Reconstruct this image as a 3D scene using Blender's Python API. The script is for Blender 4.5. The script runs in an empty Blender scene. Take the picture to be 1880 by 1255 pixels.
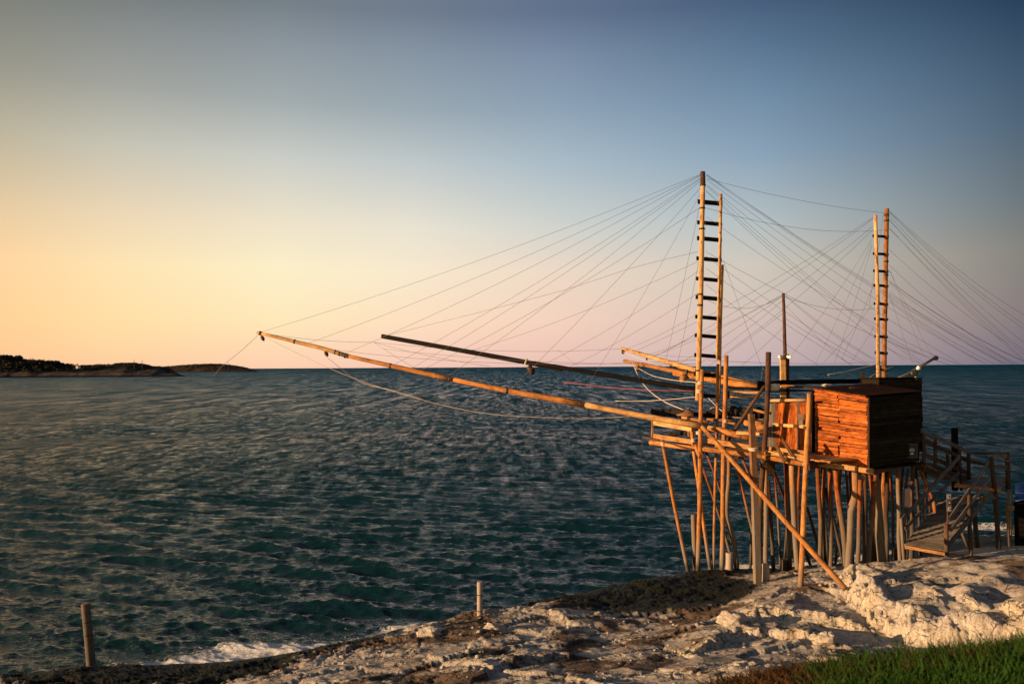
import bpy, math, random
import numpy as np
from mathutils import Vector, Matrix

R = math.radians
random.seed(7)
sc = bpy.context.scene
COL = sc.collection

# ------------------------------------------------------------------ camera
F_PX, CX, CY, HZ = 1500.0, 940.0, 627.5, 7.6
PITCH, ROLL = math.atan(46.0 / F_PX), R(0.31)
Fw = Vector((0, math.cos(PITCH), math.sin(PITCH)))
R0 = Vector((1, 0, 0)); U0 = Vector((0, -math.sin(PITCH), math.cos(PITCH)))
Rt = math.cos(ROLL) * R0 - math.sin(ROLL) * U0
Up = math.cos(ROLL) * U0 + math.sin(ROLL) * R0
cam = bpy.data.objects.new('camera', bpy.data.cameras.new('camera'))
COL.objects.link(cam); sc.camera = cam
m = Matrix.Identity(4)
for i in range(3):
    m[i][0] = Rt[i]; m[i][1] = Up[i]; m[i][2] = -Fw[i]
m[2][3] = HZ
cam.matrix_world = m
cam.data.sensor_width = 36.0
cam.data.lens = 36.0 * F_PX / 1880.0
cam.data.clip_start = 0.1
cam.data.clip_end = 200000
cam.data.dof.use_dof = True
cam.data.dof.focus_distance = 27.0
cam.data.dof.aperture_fstop = 1.8


def P(px, py, Y):
    """world point seen at photo pixel (px, py), Y metres in front of the camera"""
    d = Fw + Rt * ((px - CX) / F_PX) - Up * ((py - CY) / F_PX)
    return Vector((0, 0, HZ)) + d * (Y / d.y)


def PZ(px, py, z):
    d = Fw + Rt * ((px - CX) / F_PX) - Up * ((py - CY) / F_PX)
    return Vector((0, 0, HZ)) + d * ((z - HZ) / d.z)


# ------------------------------------------------------------------ light
SUN_EL, SUN_AZ = R(7.5), R(-106.0)          # azimuth measured from +Y, negative = left
sdir = Vector((math.sin(SUN_AZ) * math.cos(SUN_EL), math.cos(SUN_AZ) * math.cos(SUN_EL), math.sin(SUN_EL)))
sl = bpy.data.lights.new('sun', 'SUN'); sl.energy = 5.0; sl.angle = R(0.5); sl.color = (1.0, 0.60, 0.30)
so = bpy.data.objects.new('sun', sl); COL.objects.link(so)
so.rotation_euler = sdir.to_track_quat('Z', 'Y').to_euler()
sc.view_settings.view_transform = 'Standard'
sc.view_settings.look = 'None'
sc.view_settings.exposure = 0.7
sc.view_settings.gamma = 1.0
sc.view_settings.use_curve_mapping = False


def s2l(c):
    return tuple(((v / 255.0) / 12.92 if v / 255.0 <= 0.04045 else ((v / 255.0 + 0.055) / 1.055) ** 2.4) for v in c)


class NT:
    def __init__(s, tree): s.t = tree
    def n(s, typ, **kw):
        nd = s.t.nodes.new(typ)
        for k, v in kw.items():
            if k.startswith('i_'):
                nd.inputs[k[2:].replace('_', ' ')].default_value = v
            else: setattr(nd, k, v)
        return nd
    def l(s, a, b): s.t.links.new(a, b)
    def math(s, op, a, b=None, clamp=False):
        nd = s.t.nodes.new('ShaderNodeMath'); nd.operation = op; nd.use_clamp = clamp
        for i, v in enumerate((a, b)):
            if v is None: continue
            if isinstance(v, (int, float)): nd.inputs[i].default_value = v
            else: s.l(v, nd.inputs[i])
        return nd.outputs[0]
    def ramp(s, fac, stops, interp='LINEAR'):
        nd = s.t.nodes.new('ShaderNodeValToRGB'); cr = nd.color_ramp; cr.interpolation = interp
        while len(cr.elements) < len(stops): cr.elements.new(0.5)
        for e, (p, c) in zip(cr.elements, stops):
            e.position = p; e.color = (c[0], c[1], c[2], 1) if not isinstance(c, (int, float)) else (c, c, c, 1)
        if fac is not None: s.l(fac, nd.inputs[0])
        return nd.outputs[0]
    def mix(s, fac, a, b, mode='MIX'):
        nd = s.t.nodes.new('ShaderNodeMix'); nd.data_type = 'RGBA'; nd.blend_type = mode
        for idx, v in ((0, fac), (6, a), (7, b)):
            if isinstance(v, (int, float)): nd.inputs[idx].default_value = v if idx == 0 else (v, v, v, 1)
            elif isinstance(v, tuple): nd.inputs[idx].default_value = (*v[:3], 1)
            else: s.l(v, nd.inputs[idx])
        return nd.outputs[2]
    def maprange(s, v, a, b, c=0.0, d=1.0, smooth=False):
        nd = s.t.nodes.new('ShaderNodeMapRange'); nd.clamp = True
        if smooth: nd.interpolation_type = 'SMOOTHSTEP'
        s.l(v, nd.inputs[0])
        for i, x in enumerate((a, b, c, d)): nd.inputs[i + 1].default_value = x
        return nd.outputs[0]


world = bpy.data.worlds.new('World'); sc.world = world; world.use_nodes = True
world.node_tree.nodes.clear()
W = NT(world.node_tree)
tc = W.n('ShaderNodeTexCoord')
sep = W.n('ShaderNodeSeparateXYZ'); W.l(tc.outputs['Generated'], sep.inputs[0])
hx, hy, hz = sep.outputs
hl = W.math('SQRT', W.math('ADD', W.math('MULTIPLY', hx, hx), W.math('MULTIPLY', hy, hy)))
hl = W.math('MAXIMUM', hl, 1e-4)
dot = W.math('ADD', W.math('MULTIPLY', hx, math.sin(SUN_AZ)), W.math('MULTIPLY', hy, math.cos(SUN_AZ)))
ang = W.math('MULTIPLY', W.math('ARCCOSINE', W.math('DIVIDE', dot, hl)), 180 / math.pi)     # degrees from the sun's azimuth
elev = W.math('MULTIPLY', W.math('ARCTANGENT', W.math('DIVIDE', hz, hl)), 180 / math.pi)
ef = W.math('POWER', W.math('DIVIDE', W.math('MAXIMUM', elev, 0.0), 90.0), 0.5)
# colours read off the photograph by elevation at five azimuths
SKY = [  # azimuth in view, [(elevation, sRGB)...]
    (-34.0, [(0, (250, 186, 142)), (3.2, (255, 205, 146)), (6.7, (254, 208, 154)), (9.7, (228, 199, 155)), (14, (186, 175, 148)), (17.6, (152, 148, 132)), (21, (126, 127, 116)), (23.6, (98, 103, 98)), (50, (80, 88, 94)), (90, (66, 78, 96))]),
    (-26.0, [(0, (252, 196, 156)), (3.2, (254, 221, 164)), (6.7, (253, 226, 176)), (9.7, (236, 214, 180)), (14, (198, 194, 178)), (17.6, (161, 162, 155)), (21, (135, 139, 137)), (23.6, (110, 115, 113)), (50, (78, 88, 98)), (90, (66, 78, 96))]),
    (-16.0, [(0, (252, 202, 174)), (1.5, (253, 216, 178)), (3.2, (253, 230, 184)), (6.7, (252, 238, 199)), (9.7, (238, 226, 200)), (14, (202, 204, 197)), (17.6, (162, 170, 171)), (21, (140, 149, 156)), (23.6, (116, 126, 133)), (50, (76, 90, 104)), (90, (66, 78, 96))]),
    (-7.0, [(0, (243, 197, 180)), (1.5, (250, 209, 186)), (3.2, (252, 222, 190)), (6.7, (248, 231, 204)), (9.7, (232, 225, 208)), (14, (192, 199, 200)), (17.6, (153, 167, 176)), (21, (134, 148, 162)), (23.6, (111, 123, 140)), (50, (72, 86, 106)), (90, (66, 78, 96))]),
    (3.0, [(0, (227, 187, 178)), (1.5, (238, 199, 184)), (3.2, (243, 208, 188)), (6.7, (236, 215, 196)), (9.7, (208, 210, 204)), (14, (170, 187, 198)), (17.6, (141, 161, 180)), (21, (122, 140, 164)), (23.6, (97, 113, 140)), (50, (66, 82, 108)), (90, (66, 78, 96))]),
    (17.0, [(0, (192, 172, 176)), (1.5, (202, 180, 178)), (3.2, (208, 188, 180)), (6.7, (205, 196, 184)), (9.7, (178, 188, 191)), (14, (137, 161, 182)), (17.6, (112, 139, 165)), (21, (86, 113, 141)), (23.6, (67, 90, 120)), (50, (54, 72, 98)), (90, (66, 78, 96))]),
    (32.1, [(0, (112, 106, 124)), (1.5, (124, 113, 124)), (3.2, (132, 120, 122)), (6.7, (132, 128, 122)), (9.7, (106, 116, 122)), (14, (78, 99, 119)), (17.6, (58, 83, 108)), (21, (34, 59, 85)), (23.6, (19, 38, 61)), (50, (28, 42, 66)), (90, (66, 78, 96))]),
]
prev = None; prev_a = None
for az, st in SKY:
    a = az - math.degrees(SUN_AZ)
    c = W.ramp(ef, [(min(1.0, (e / 90.0) ** 0.5), s2l(col)) for e, col in st])
    if prev is not None:
        c = W.mix(W.maprange(ang, prev_a, a, smooth=False), prev, c)
    prev, prev_a = c, a
nish = W.n('ShaderNodeTexSky'); nish.sky_type = 'NISHITA'; nish.sun_disc = False
nish.sun_elevation = SUN_EL; nish.sun_rotation = SUN_AZ; nish.altitude = 10
bg1 = W.n('ShaderNodeBackground'); W.l(prev, bg1.inputs[0]); bg1.inputs[1].default_value = 1.0 / 2 ** 0.7
bg2 = W.n('ShaderNodeBackground'); W.l(nish.outputs[0], bg2.inputs[0]); bg2.inputs[1].default_value = 0.003
add = W.n('ShaderNodeAddShader'); W.l(bg1.outputs[0], add.inputs[0]); W.l(bg2.outputs[0], add.inputs[1])
wo = W.n('ShaderNodeOutputWorld'); W.l(add.outputs[0], wo.inputs[0])

# ------------------------------------------------------------------ numpy noise
_rng = np.random.RandomState(11)
_perm = np.concatenate([_rng.permutation(256)] * 2)
_perm = _perm.astype(np.int32)
_gr = np.stack([np.cos(np.linspace(0, 2 * np.pi, 257)[:-1]), np.sin(np.linspace(0, 2 * np.pi, 257)[:-1])], 1)[_rng.permutation(256)].astype(np.float32)


def pn(x, y, seed=0):
    x = x + seed * 17.13; y = y + seed * 31.7
    xi = np.floor(x).astype(np.int32); yi = np.floor(y).astype(np.int32)
    xf = x - xi; yf = y - yi
    u = xf * xf * xf * (xf * (xf * 6 - 15) + 10); v = yf * yf * yf * (yf * (yf * 6 - 15) + 10)
    def g(ix, iy, fx, fy):
        gg = _gr[_perm[(_perm[ix & 255] + iy) & 255]]
        return gg[..., 0] * fx + gg[..., 1] * fy
    a = g(xi, yi, xf, yf); b = g(xi + 1, yi, xf - 1, yf); c = g(xi, yi + 1, xf, yf - 1); d = g(xi + 1, yi + 1, xf - 1, yf - 1)
    return ((a + u * (b - a)) * (1 - v) + (c + u * (d - c)) * v) * 1.5


def fbm(x, y, octv=4, seed=0, gain=0.5, ridged=False):
    s = 0; a = 1.0; t = 0
    for o in range(octv):
        n = pn(x * 2 ** o, y * 2 ** o, seed + o)
        if ridged: n = 1 - 2 * np.abs(n)
        s = s + a * n; t += a; a *= gain
    return s / t


def plates(x, y, size, seed, stretch=1.6, rot=0.5, warp=0.22):
    """broken slab pattern: a height and a tilt for every warped cell, and the distance to the next cell"""
    u = (x * math.cos(rot) + y * math.sin(rot)) / (size * stretch); v = (-x * math.sin(rot) + y * math.cos(rot)) / size
    u = u + warp * fbm(u * 1.3, v * 1.3, 4, seed, 0.6); v = v + warp * fbm(u * 1.3, v * 1.3, 4, seed + 5, 0.6)
    iu = np.floor(u).astype(np.int32); iv = np.floor(v).astype(np.int32)
    d1 = np.full(u.shape, 9.0, np.float32); d2 = d1.copy(); hv = np.zeros(u.shape, np.float32)
    for a in (-1, 0, 1):
        for b_ in (-1, 0, 1):
            h1 = _perm[(_perm[(iu + a + seed) & 255] + iv + b_) & 255]; h2 = _perm[h1 + 37 & 255]; h3 = _perm[h1 + 91 & 255]; h4 = _perm[h1 + 143 & 255]
            cu = iu + a + 0.15 + 0.7 * h1 / 255.0; cv = iv + b_ + 0.15 + 0.7 * h2 / 255.0
            du = u - cu; dv = v - cv; d = np.sqrt(du * du + dv * dv)
            hh_ = (h3 / 127.5 - 1) + 0.9 * (du * (h4 / 127.5 - 1) + dv * (h2 / 127.5 - 1))
            n1_ = d < d1
            d2 = np.where(n1_, d1, np.minimum(d2, d)); hv = np.where(n1_, hh_, hv); d1 = np.where(n1_, d, d1)
    return hv, d2 - d1


def sstep(a, b, x):
    t = np.clip((x - a) / (b - a), 0, 1); return t * t * (3 - 2 * t)


# ------------------------------------------------------------------ materials
def new_mat(name):
    mt = bpy.data.materials.new(name); mt.use_nodes = True
    N = NT(mt.node_tree); b = mt.node_tree.nodes['Principled BSDF']
    return mt, N, b


def bump(N, b, h, strength, dist):
    bp = N.n('ShaderNodeBump'); bp.inputs['Strength'].default_value = strength; bp.inputs['Distance'].default_value = dist
    N.l(h, bp.inputs['Height']); N.l(bp.outputs[0], b.inputs['Normal'])


def noise(N, vec, scale, detail=4, rough=0.55, dist=0.0):
    n = N.n('ShaderNodeTexNoise'); n.inputs['Scale'].default_value = scale; n.inputs['Detail'].default_value = detail
    n.inputs['Roughness'].default_value = rough; n.inputs['Distortion'].default_value = dist
    if vec is not None: N.l(vec, n.inputs['Vector'])
    return n.outputs['Fac']


def wood(name, dark, light, grey=(0.20, 0.175, 0.15), zl=1.2, zh=3.2, rough=0.85, vary=0.45, weather=1.0, streak=1.0, spec=0.25):
    mt, N, b = new_mat(name)
    tcn = N.n('ShaderNodeTexCoord'); oi = N.n('ShaderNodeObjectInfo')
    off = N.n('ShaderNodeVectorMath', operation='SCALE'); off.inputs[0].default_value = (37, 51, 23); N.l(oi.outputs['Random'], off.inputs['Scale'])
    av = N.n('ShaderNodeVectorMath', operation='ADD'); N.l(tcn.outputs['Object'], av.inputs[0]); N.l(off.outputs[0], av.inputs[1])
    mp = N.n('ShaderNodeMapping'); mp.inputs['Scale'].default_value = (1, 1, 0.07); N.l(av.outputs[0], mp.inputs[0])
    grain = noise(N, mp.outputs[0], 38, 5, 0.65, 0.3)
    blot = noise(N, av.outputs[0], 2.6, 4, 0.6)
    f = N.math('ADD', N.math('MULTIPLY', grain, 0.65), N.math('MULTIPLY', blot, 0.5))
    c = N.ramp(f, [(0.42, dark), (0.54, tuple((a * 0.45 + q * 0.55) for a, q in zip(dark, light))), (0.72, light)])
    vor = N.n('ShaderNodeTexVoronoi'); vor.inputs['Scale'].default_value = 2.4
    mp2 = N.n('ShaderNodeMapping'); mp2.inputs['Scale'].default_value = (3, 3, 1); N.l(av.outputs[0], mp2.inputs[0]); N.l(mp2.outputs[0], vor.inputs['Vector'])
    kn = N.maprange(vor.outputs['Distance'], 0.05, 0.16, 0.75, 0.0)
    c = N.mix(kn, c, tuple(v * 0.35 for v in dark))
    crack = N.maprange(noise(N, mp.outputs[0], 95, 3, 0.6), 0.36, 0.44, 0.55 * streak, 0.0)
    c = N.mix(crack, c, tuple(v * 0.3 for v in dark))
    rv = N.maprange(oi.outputs['Random'], 0, 1, 1 - vary, 1.0 + vary * 0.3)
    c = N.mix(1.0, c, rv, 'MULTIPLY')
    if weather > 0:
        geo = N.n('ShaderNodeNewGeometry'); sp = N.n('ShaderNodeSeparateXYZ'); N.l(geo.outputs['Position'], sp.inputs[0])
        zz = N.math('ADD', sp.outputs[2], N.math('MULTIPLY', N.math('SUBTRACT', noise(N, geo.outputs['Position'], 1.3, 3), 0.5), 2.4))
        gf = N.maprange(zz, zl, zh, weather, 0.0, True)
        gc = N.mix(grain, tuple(v * 0.45 for v in grey), tuple(v * 1.5 for v in grey))
        c = N.mix(gf, c, gc)
        c = N.mix(N.maprange(zz, 0.2, 0.9, 0.8, 0.0, True), c, (0.02, 0.018, 0.012))
    N.l(c, b.inputs['Base Color'])
    b.inputs['Roughness'].default_value = rough
    b.inputs['Specular IOR Level'].default_value = spec
    bump(N, b, N.math('ADD', grain, N.math('MULTIPLY', crack, -0.8)), 0.55, 0.012)
    return mt


def plain(name, col, rough=0.6, metal=0.0, var=0.25, scale=8.0, bmp=0.3):
    mt, N, b = new_mat(name)
    tcn = N.n('ShaderNodeTexCoord')
    n = noise(N, tcn.outputs['Object'], scale, 5, 0.6)
    c = N.mix(n, tuple(v * (1 - var) for v in col), tuple(min(1, v * (1 + var)) for v in col))
    N.l(c, b.inputs['Base Color']); b.inputs['Roughness'].default_value = rough; b.inputs['Metallic'].default_value = metal
    bump(N, b, n, bmp, 0.01)
    return mt


M = {}
M['roof'] = wood('dark red brown roof boards', (0.025, 0.010, 0.005), (0.085, 0.032, 0.016), weather=0, vary=0.4, spec=0.08)
M['pole'] = wood('golden pole wood', (0.12, 0.035, 0.010), (0.66, 0.30, 0.085), grey=(0.24, 0.20, 0.16), zl=0.6, zh=2.4, vary=0.35)
M['mastwood'] = wood('pale mast wood', (0.22, 0.085, 0.025), (0.80, 0.50, 0.21), zl=0.2, zh=1.8, vary=0.1)
M['pile'] = wood('pile wood', (0.08, 0.02, 0.006), (0.46, 0.15, 0.04), grey=(0.15, 0.12, 0.09), zl=1.6, zh=3.6, vary=0.55)
M['trunk'] = wood('bleached trunk wood', (0.18, 0.08, 0.035), (0.46, 0.25, 0.12), grey=(0.20, 0.165, 0.13), zl=2.6, zh=4.2, vary=0.45)
M['dark'] = wood('dark old wood', (0.035, 0.018, 0.010), (0.13, 0.065, 0.035), grey=(0.09, 0.075, 0.06), vary=0.4)
M['black'] = wood('near black timber', (0.006, 0.006, 0.006), (0.016, 0.014, 0.013), weather=0, vary=0.3, spec=0.04)  # near-black wood colour for rungs, dark boom, beams and shed
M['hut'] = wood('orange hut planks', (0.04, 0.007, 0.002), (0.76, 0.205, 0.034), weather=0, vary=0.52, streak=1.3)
M['hutshade'] = wood('shade dark planks', (0.004, 0.004, 0.002), (0.034, 0.028, 0.016), weather=0, vary=0.6, spec=0.06)  # plank colour with the shade of hut and cabin walls painted in
M['plank'] = wood('plank deck wood', (0.20, 0.085, 0.03), (0.55, 0.30, 0.11), weather=0, vary=0.4)
M['grey'] = wood('grey weathered boards', (0.08, 0.065, 0.055), (0.26, 0.22, 0.19), weather=0, vary=0.4)
M['rope'] = plain('pale rope', (0.62, 0.52, 0.42), 0.9, scale=60)
M['redrope'] = plain('red rope', (0.55, 0.12, 0.08), 0.9, scale=60)
M['wire'] = plain('dull steel wire', (0.13, 0.12, 0.12), 0.8, 0.0, bmp=0)
M['metal'] = plain('dark metal', (0.05, 0.05, 0.05), 0.5, 0.6)
M['steel'] = plain('grey steel tube', (0.16, 0.16, 0.16), 0.45, 0.6)
M['white'] = plain('white plastic', (0.75, 0.72, 0.66), 0.5, bmp=0.05)
M['net'] = plain('dark fishing net', (0.012, 0.011, 0.012), 0.95, scale=40, var=0.8, bmp=1.0)
M['concrete'] = plain('pale concrete', (0.36, 0.31, 0.26), 0.9, scale=14, var=0.4, bmp=0.8)
M['darkconc'] = plain('stained concrete', (0.11, 0.09, 0.07), 0.9, scale=9, var=0.6, bmp=0.8)
M['signb'] = plain('dark sign board', (0.02, 0.022, 0.015), 0.7)
M['signframe'] = plain('olive sign frame', (0.06, 0.06, 0.03), 0.7)
M['signgrey'] = plain('grey sign board', (0.12, 0.10, 0.11), 0.8)
M['print'] = plain('white print', (0.55, 0.53, 0.50), 0.8, bmp=0)
M['blue'] = plain('blue tarpaulin', (0.02, 0.07, 0.28), 0.6)
M['float'] = plain('orange float', (0.5, 0.09, 0.02), 0.6)

# ------------------------------------------------------------------ object helpers
WM = {}


def link(name, me, M4=None, parent=None, mat=None, smooth=False):
    o = bpy.data.objects.new(name, me); COL.objects.link(o)
    M4 = M4 or Matrix.Identity(4)
    WM[o.name] = M4.copy()
    if parent is not None:
        o.parent = parent; o.matrix_basis = WM[parent.name].inverted() @ M4
    else: o.matrix_basis = M4
    if mat is not None and me is not None and len(me.materials) == 0: me.materials.append(mat)
    return o


def thing(name, label, cat, loc, group=None):
    o = link(name, None, Matrix.Translation(Vector(loc)))
    o.empty_display_size = 0.2
    return tag(o, label, cat, group)


def tag(o, label, cat, group=None):
    o['label'] = label; o['category'] = cat
    if group: o['group'] = group
    return o


def mesh(name, verts, faces, smooth=False):
    me = bpy.data.meshes.new(name)
    me.from_pydata([tuple(v) for v in verts], [], faces)
    if smooth: me.polygons.foreach_set('use_smooth', [True] * len(me.polygons))
    me.update()
    return me


def frame_to(p0, p1, upref=None):
    d = (p1 - p0)
    q = d.to_track_quat('Z', 'Y').to_matrix()
    if upref is not None:                       # local Y as near to upref as possible
        z = d.normalized(); x = upref.cross(z)
        if x.length > 1e-5:
            x.normalize(); y = z.cross(x)
            q = Matrix((x, y, z)).transposed()
    return Matrix.Translation(p0) @ q.to_4x4()


def tube_geo(pts, rad, seg, jit=0.0, flat=None):
    V = []; Fc = []
    n = len(pts)
    for i, p in enumerate(pts):
        t = (pts[min(i + 1, n - 1)] - pts[max(i - 1, 0)]).normalized()
        ref = Vector((1, 0, 0)) if abs(t.x) < 0.9 else Vector((0, 1, 0))
        a = (ref - t * ref.dot(t)).normalized(); bb = t.cross(a)
        for k in range(seg):
            th = 2 * math.pi * k / seg
            r = rad[i] * (1 + (random.uniform(-jit, jit) if jit else 0))
            V.append(p + a * (math.cos(th) * r) + bb * (math.sin(th) * r))
    for i in range(n - 1):
        for k in range(seg):
            k2 = (k + 1) % seg
            Fc.append((i * seg + k, i * seg + k2, (i + 1) * seg + k2, (i + 1) * seg + k))
    Fc.append(tuple(range(seg - 1, -1, -1))); Fc.append(tuple(range((n - 1) * seg, n * seg)))
    return V, Fc


def tube(name, pts, rad, mat, parent=None, seg=10, jit=0.03, smooth=True):
    pts = [Vector(p) for p in pts]
    M4 = frame_to(pts[0], pts[-1]); inv = M4.inverted()
    lp = [inv @ p for p in pts]
    V, Fc = tube_geo(lp, rad, seg, jit)
    me = mesh(name, V, Fc)
    if smooth:
        fl = [True] * (len(Fc) - 2) + [False, False]
        me.polygons.foreach_set('use_smooth', fl)
    return link(name, me, M4, parent, mat)


def pole(name, p0, p1, r0, r1, mat, parent=None, seg=10, wob=0.012, n=None):
    p0 = Vector(p0); p1 = Vector(p1); L = (p1 - p0).length
    n = n or max(3, min(12, int(L / 0.9) + 2))
    pts = []; rad = []
    wx = random.uniform(0, 6); wy = random.uniform(0, 6)
    for i in range(n):
        t = i / (n - 1)
        e = math.sin(math.pi * t)
        off = Vector((math.sin(wx + t * 5) * wob * L * 0.5 * e, math.cos(wy + t * 4) * wob * L * 0.5 * e, 0)) * 1.0
        pts.append(p0.lerp(p1, t) + off)
        rad.append((r0 + (r1 - r0) * t) * random.uniform(0.94, 1.06))
    return tube(name, pts, rad, mat, parent, seg)


def box_geo(w, h, L, j=0.0, bev=0.006):
    """a board along +Z, w in X, h in Y, chamfered long edges"""
    V = []; Fc = []
    b = min(bev, w * 0.2, h * 0.2)
    prof = [(-w / 2 + b, -h / 2), (w / 2 - b, -h / 2), (w / 2, -h / 2 + b), (w / 2, h / 2 - b), (w / 2 - b, h / 2), (-w / 2 + b, h / 2), (-w / 2, h / 2 - b), (-w / 2, -h / 2 + b)]
    n = 3
    for i in range(n):
        z = L * i / (n - 1); jx = random.uniform(-j, j); jy = random.uniform(-j, j); sw = 1 + random.uniform(-j, j) * 3
        for x, y in prof: V.append(Vector((x * sw + jx, y + jy * 0.5, z + (random.uniform(-j, j) if i in (0, n - 1) else 0))))
    for i in range(n - 1):
        for k in range(8):
            k2 = (k + 1) % 8
            Fc.append((i * 8 + k, i * 8 + k2, (i + 1) * 8 + k2, (i + 1) * 8 + k))
    Fc.append(tuple(range(7, -1, -1))); Fc.append(tuple(range((n - 1) * 8, n * 8)))
    return V, Fc


def board(name, p0, p1, w, h, mat, parent=None, up=(0, 0, 1), j=0.004):
    """board from p0 to p1: h = size along 'up', w = size across it"""
    p0 = Vector(p0); p1 = Vector(p1)
    M4 = frame_to(p0, p1, Vector(up))
    V, Fc = box_geo(w, h, (p1 - p0).length, j)
    return link(name, mesh(name, V, Fc), M4, parent, mat)


def lathe(name, prof, loc, mat, parent=None, seg=16, axis=None):
    V = []; Fc = []
    for r, z in prof:
        for k in range(seg):
            th = 2 * math.pi * k / seg; V.append((r * math.cos(th), r * math.sin(th), z))
    for i in range(len(prof) - 1):
        for k in range(seg):
            k2 = (k + 1) % seg; Fc.append((i * seg + k, i * seg + k2, (i + 1) * seg + k2, (i + 1) * seg + k))
    Fc.append(tuple(range(seg - 1, -1, -1))); Fc.append(tuple(range((len(prof) - 1) * seg, len(prof) * seg)))
    M4 = Matrix.Translation(Vector(loc))
    if axis is not None: M4 = M4 @ Vector(axis).to_track_quat('Z', 'Y').to_matrix().to_4x4()
    return link(name, mesh(name, V, Fc, True), M4, parent, mat)


def cable(name, pts, r, mat, parent=None, sag=0.0, seg=5, n=10):
    """a rope through pts (smoothed); with two points it hangs by 'sag' metres"""
    pts = [Vector(p) for p in pts]
    if len(pts) == 2:
        q = []
        for i in range(n + 1):
            t = i / n; p = pts[0].lerp(pts[1], t); p.z -= sag * 4 * t * (1 - t); q.append(p)
    else:
        q = []
        ext = [pts[0] * 2 - pts[1]] + pts + [pts[-1] * 2 - pts[-2]]
        for i in range(1, len(ext) - 2):
            for k in range(6):
                t = k / 6; a, b_, c, d = ext[i - 1], ext[i], ext[i + 1], ext[i + 2]
                q.append(0.5 * ((2 * b_) + (c - a) * t + (2 * a - 5 * b_ + 4 * c - d) * t * t + (3 * b_ - a - 3 * c + d) * t ** 3))
        q.append(pts[-1])
    return tube(name, q, [r] * len(q), mat, parent, seg, 0.0)


def np_mesh(name, verts, quads, smooth=True):
    me = bpy.data.meshes.new(name)
    nv, nf = len(verts), len(quads)
    me.vertices.add(nv); me.vertices.foreach_set('co', verts.astype(np.float32).ravel())
    k = quads.shape[1]
    me.loops.add(nf * k); me.loops.foreach_set('vertex_index', quads.astype(np.int32).ravel())
    me.polygons.add(nf); me.polygons.foreach_set('loop_start', np.arange(0, nf * k, k, dtype=np.int32))
    me.polygons.foreach_set('loop_total', np.full(nf, k, dtype=np.int32))
    if smooth: me.polygons.foreach_set('use_smooth', np.ones(nf, dtype=bool))
    me.update(calc_edges=True)
    return me


def grid_quads(nr, nc):
    i = np.arange(nr - 1)[:, None] * nc + np.arange(nc - 1)[None, :]
    return np.stack([i, i + 1, i + nc + 1, i + nc], -1).reshape(-1, 4)


def add_attr(me, name, arr):
    at = me.attributes.new(name, 'FLOAT', 'POINT'); at.data.foreach_set('value', arr.astype(np.float32).ravel())


# ------------------------------------------------------------------ terrain
ctrl = []
def cz(px, py, z):
    p = PZ(px, py, z); ctrl.append((p.x, p.y, p.z))
def cy(px, py, Y):
    p = P(px, py, Y); ctrl.append((p.x, p.y, p.z))
# shoreline and the low dark shelf
for px, py, z in [(-200, 1262, .15), (0, 1240, .12), (100, 1236, .2), (170, 1226, .22), (300, 1224, .22), (430, 1218, .2), (520, 1208, .2), (600, 1188, .22), (700, 1170, .25), (800, 1145, .25),
                  (870, 1128, .3), (1000, 1104, .22), (1100, 1082, .2), (1200, 1062, .2), (1264, 1055, .25), (1300, 1050, .35)]: cz(px, py, z)
for px, py, z in [(300, 1255, .35), (470, 1255, .6), (600, 1255, .9), (800, 1255, 1.15), (1000, 1255, 1.45), (1200, 1255, 1.75), (1330, 1255, 2.1),
                  (700, 1210, .6), (850, 1180, .65), (900, 1210, .95), (1000, 1150, .6), (1080, 1200, 1.0), (1150, 1120, .45), (1200, 1180, 1.0), (1300, 1090, .5), (1250, 1130, .65),
                  (1325, 1050, .45), (1391, 1068, .65), (1470, 1062, 1.05), (1545, 1080, 1.2), (1400, 1110, .95), (1500, 1100, 1.15),
                  (1350, 1150, 1.0), (1400, 1200, 1.35), (1500, 1160, 1.25), (1600, 1190, 1.45), (1550, 1210, 1.6)]: cz(px, py, z)
# slab on the right (its scarp is added below)
for px, py, z, lift in [(1600, 1052, 1.55, .62), (1650, 1042, 1.6, .5), (1720, 1022, 1.6, .25), (1800, 1030, 1.7, .25), (1880, 1030, 1.8, .2), (1700, 1100, 1.85, .6), (1800, 1090, 1.95, .5), (1880, 1110, 2.05, .5), (1850, 1150, 2.15, .65), (2100, 1100, 2.3, .4)]:
    p = PZ(px, py, z); ctrl.append((p.x, p.y, z - lift))
# behind the piles: dark hollow, sea beyond
for px, py, z in [(1345, 1040, -.35), (1375, 1042, -.3), (1440, 1044, .05), (1520, 1038, .2), (1600, 1030, .3), (1680, 1012, .5), (1760, 1000, .5), (1860, 1000, .55), (1800, 985, .1), (1900, 985, .3)]: cz(px, py, z)
# sea bed
for px, Y, z in [(-300, 24, -1.5), (0, 23.5, -1.2), (300, 23.5, -1.0), (440, 23, -.5), (600, 25.5, -1), (900, 28, -1.2), (1100, 30.5, -1.2), (1250, 33, -1.2), (1400, 34, -1.0), (1600, 38, -1.2), (1800, 42, -1.2), (2000, 46, -1.5),
                 (0, 40, -3), (600, 45, -3), (1200, 55, -3), (1880, 60, -3), (-400, 60, -4)]:
    ctrl.append(((px - 940) / 1500 * Y, Y, z))
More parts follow.
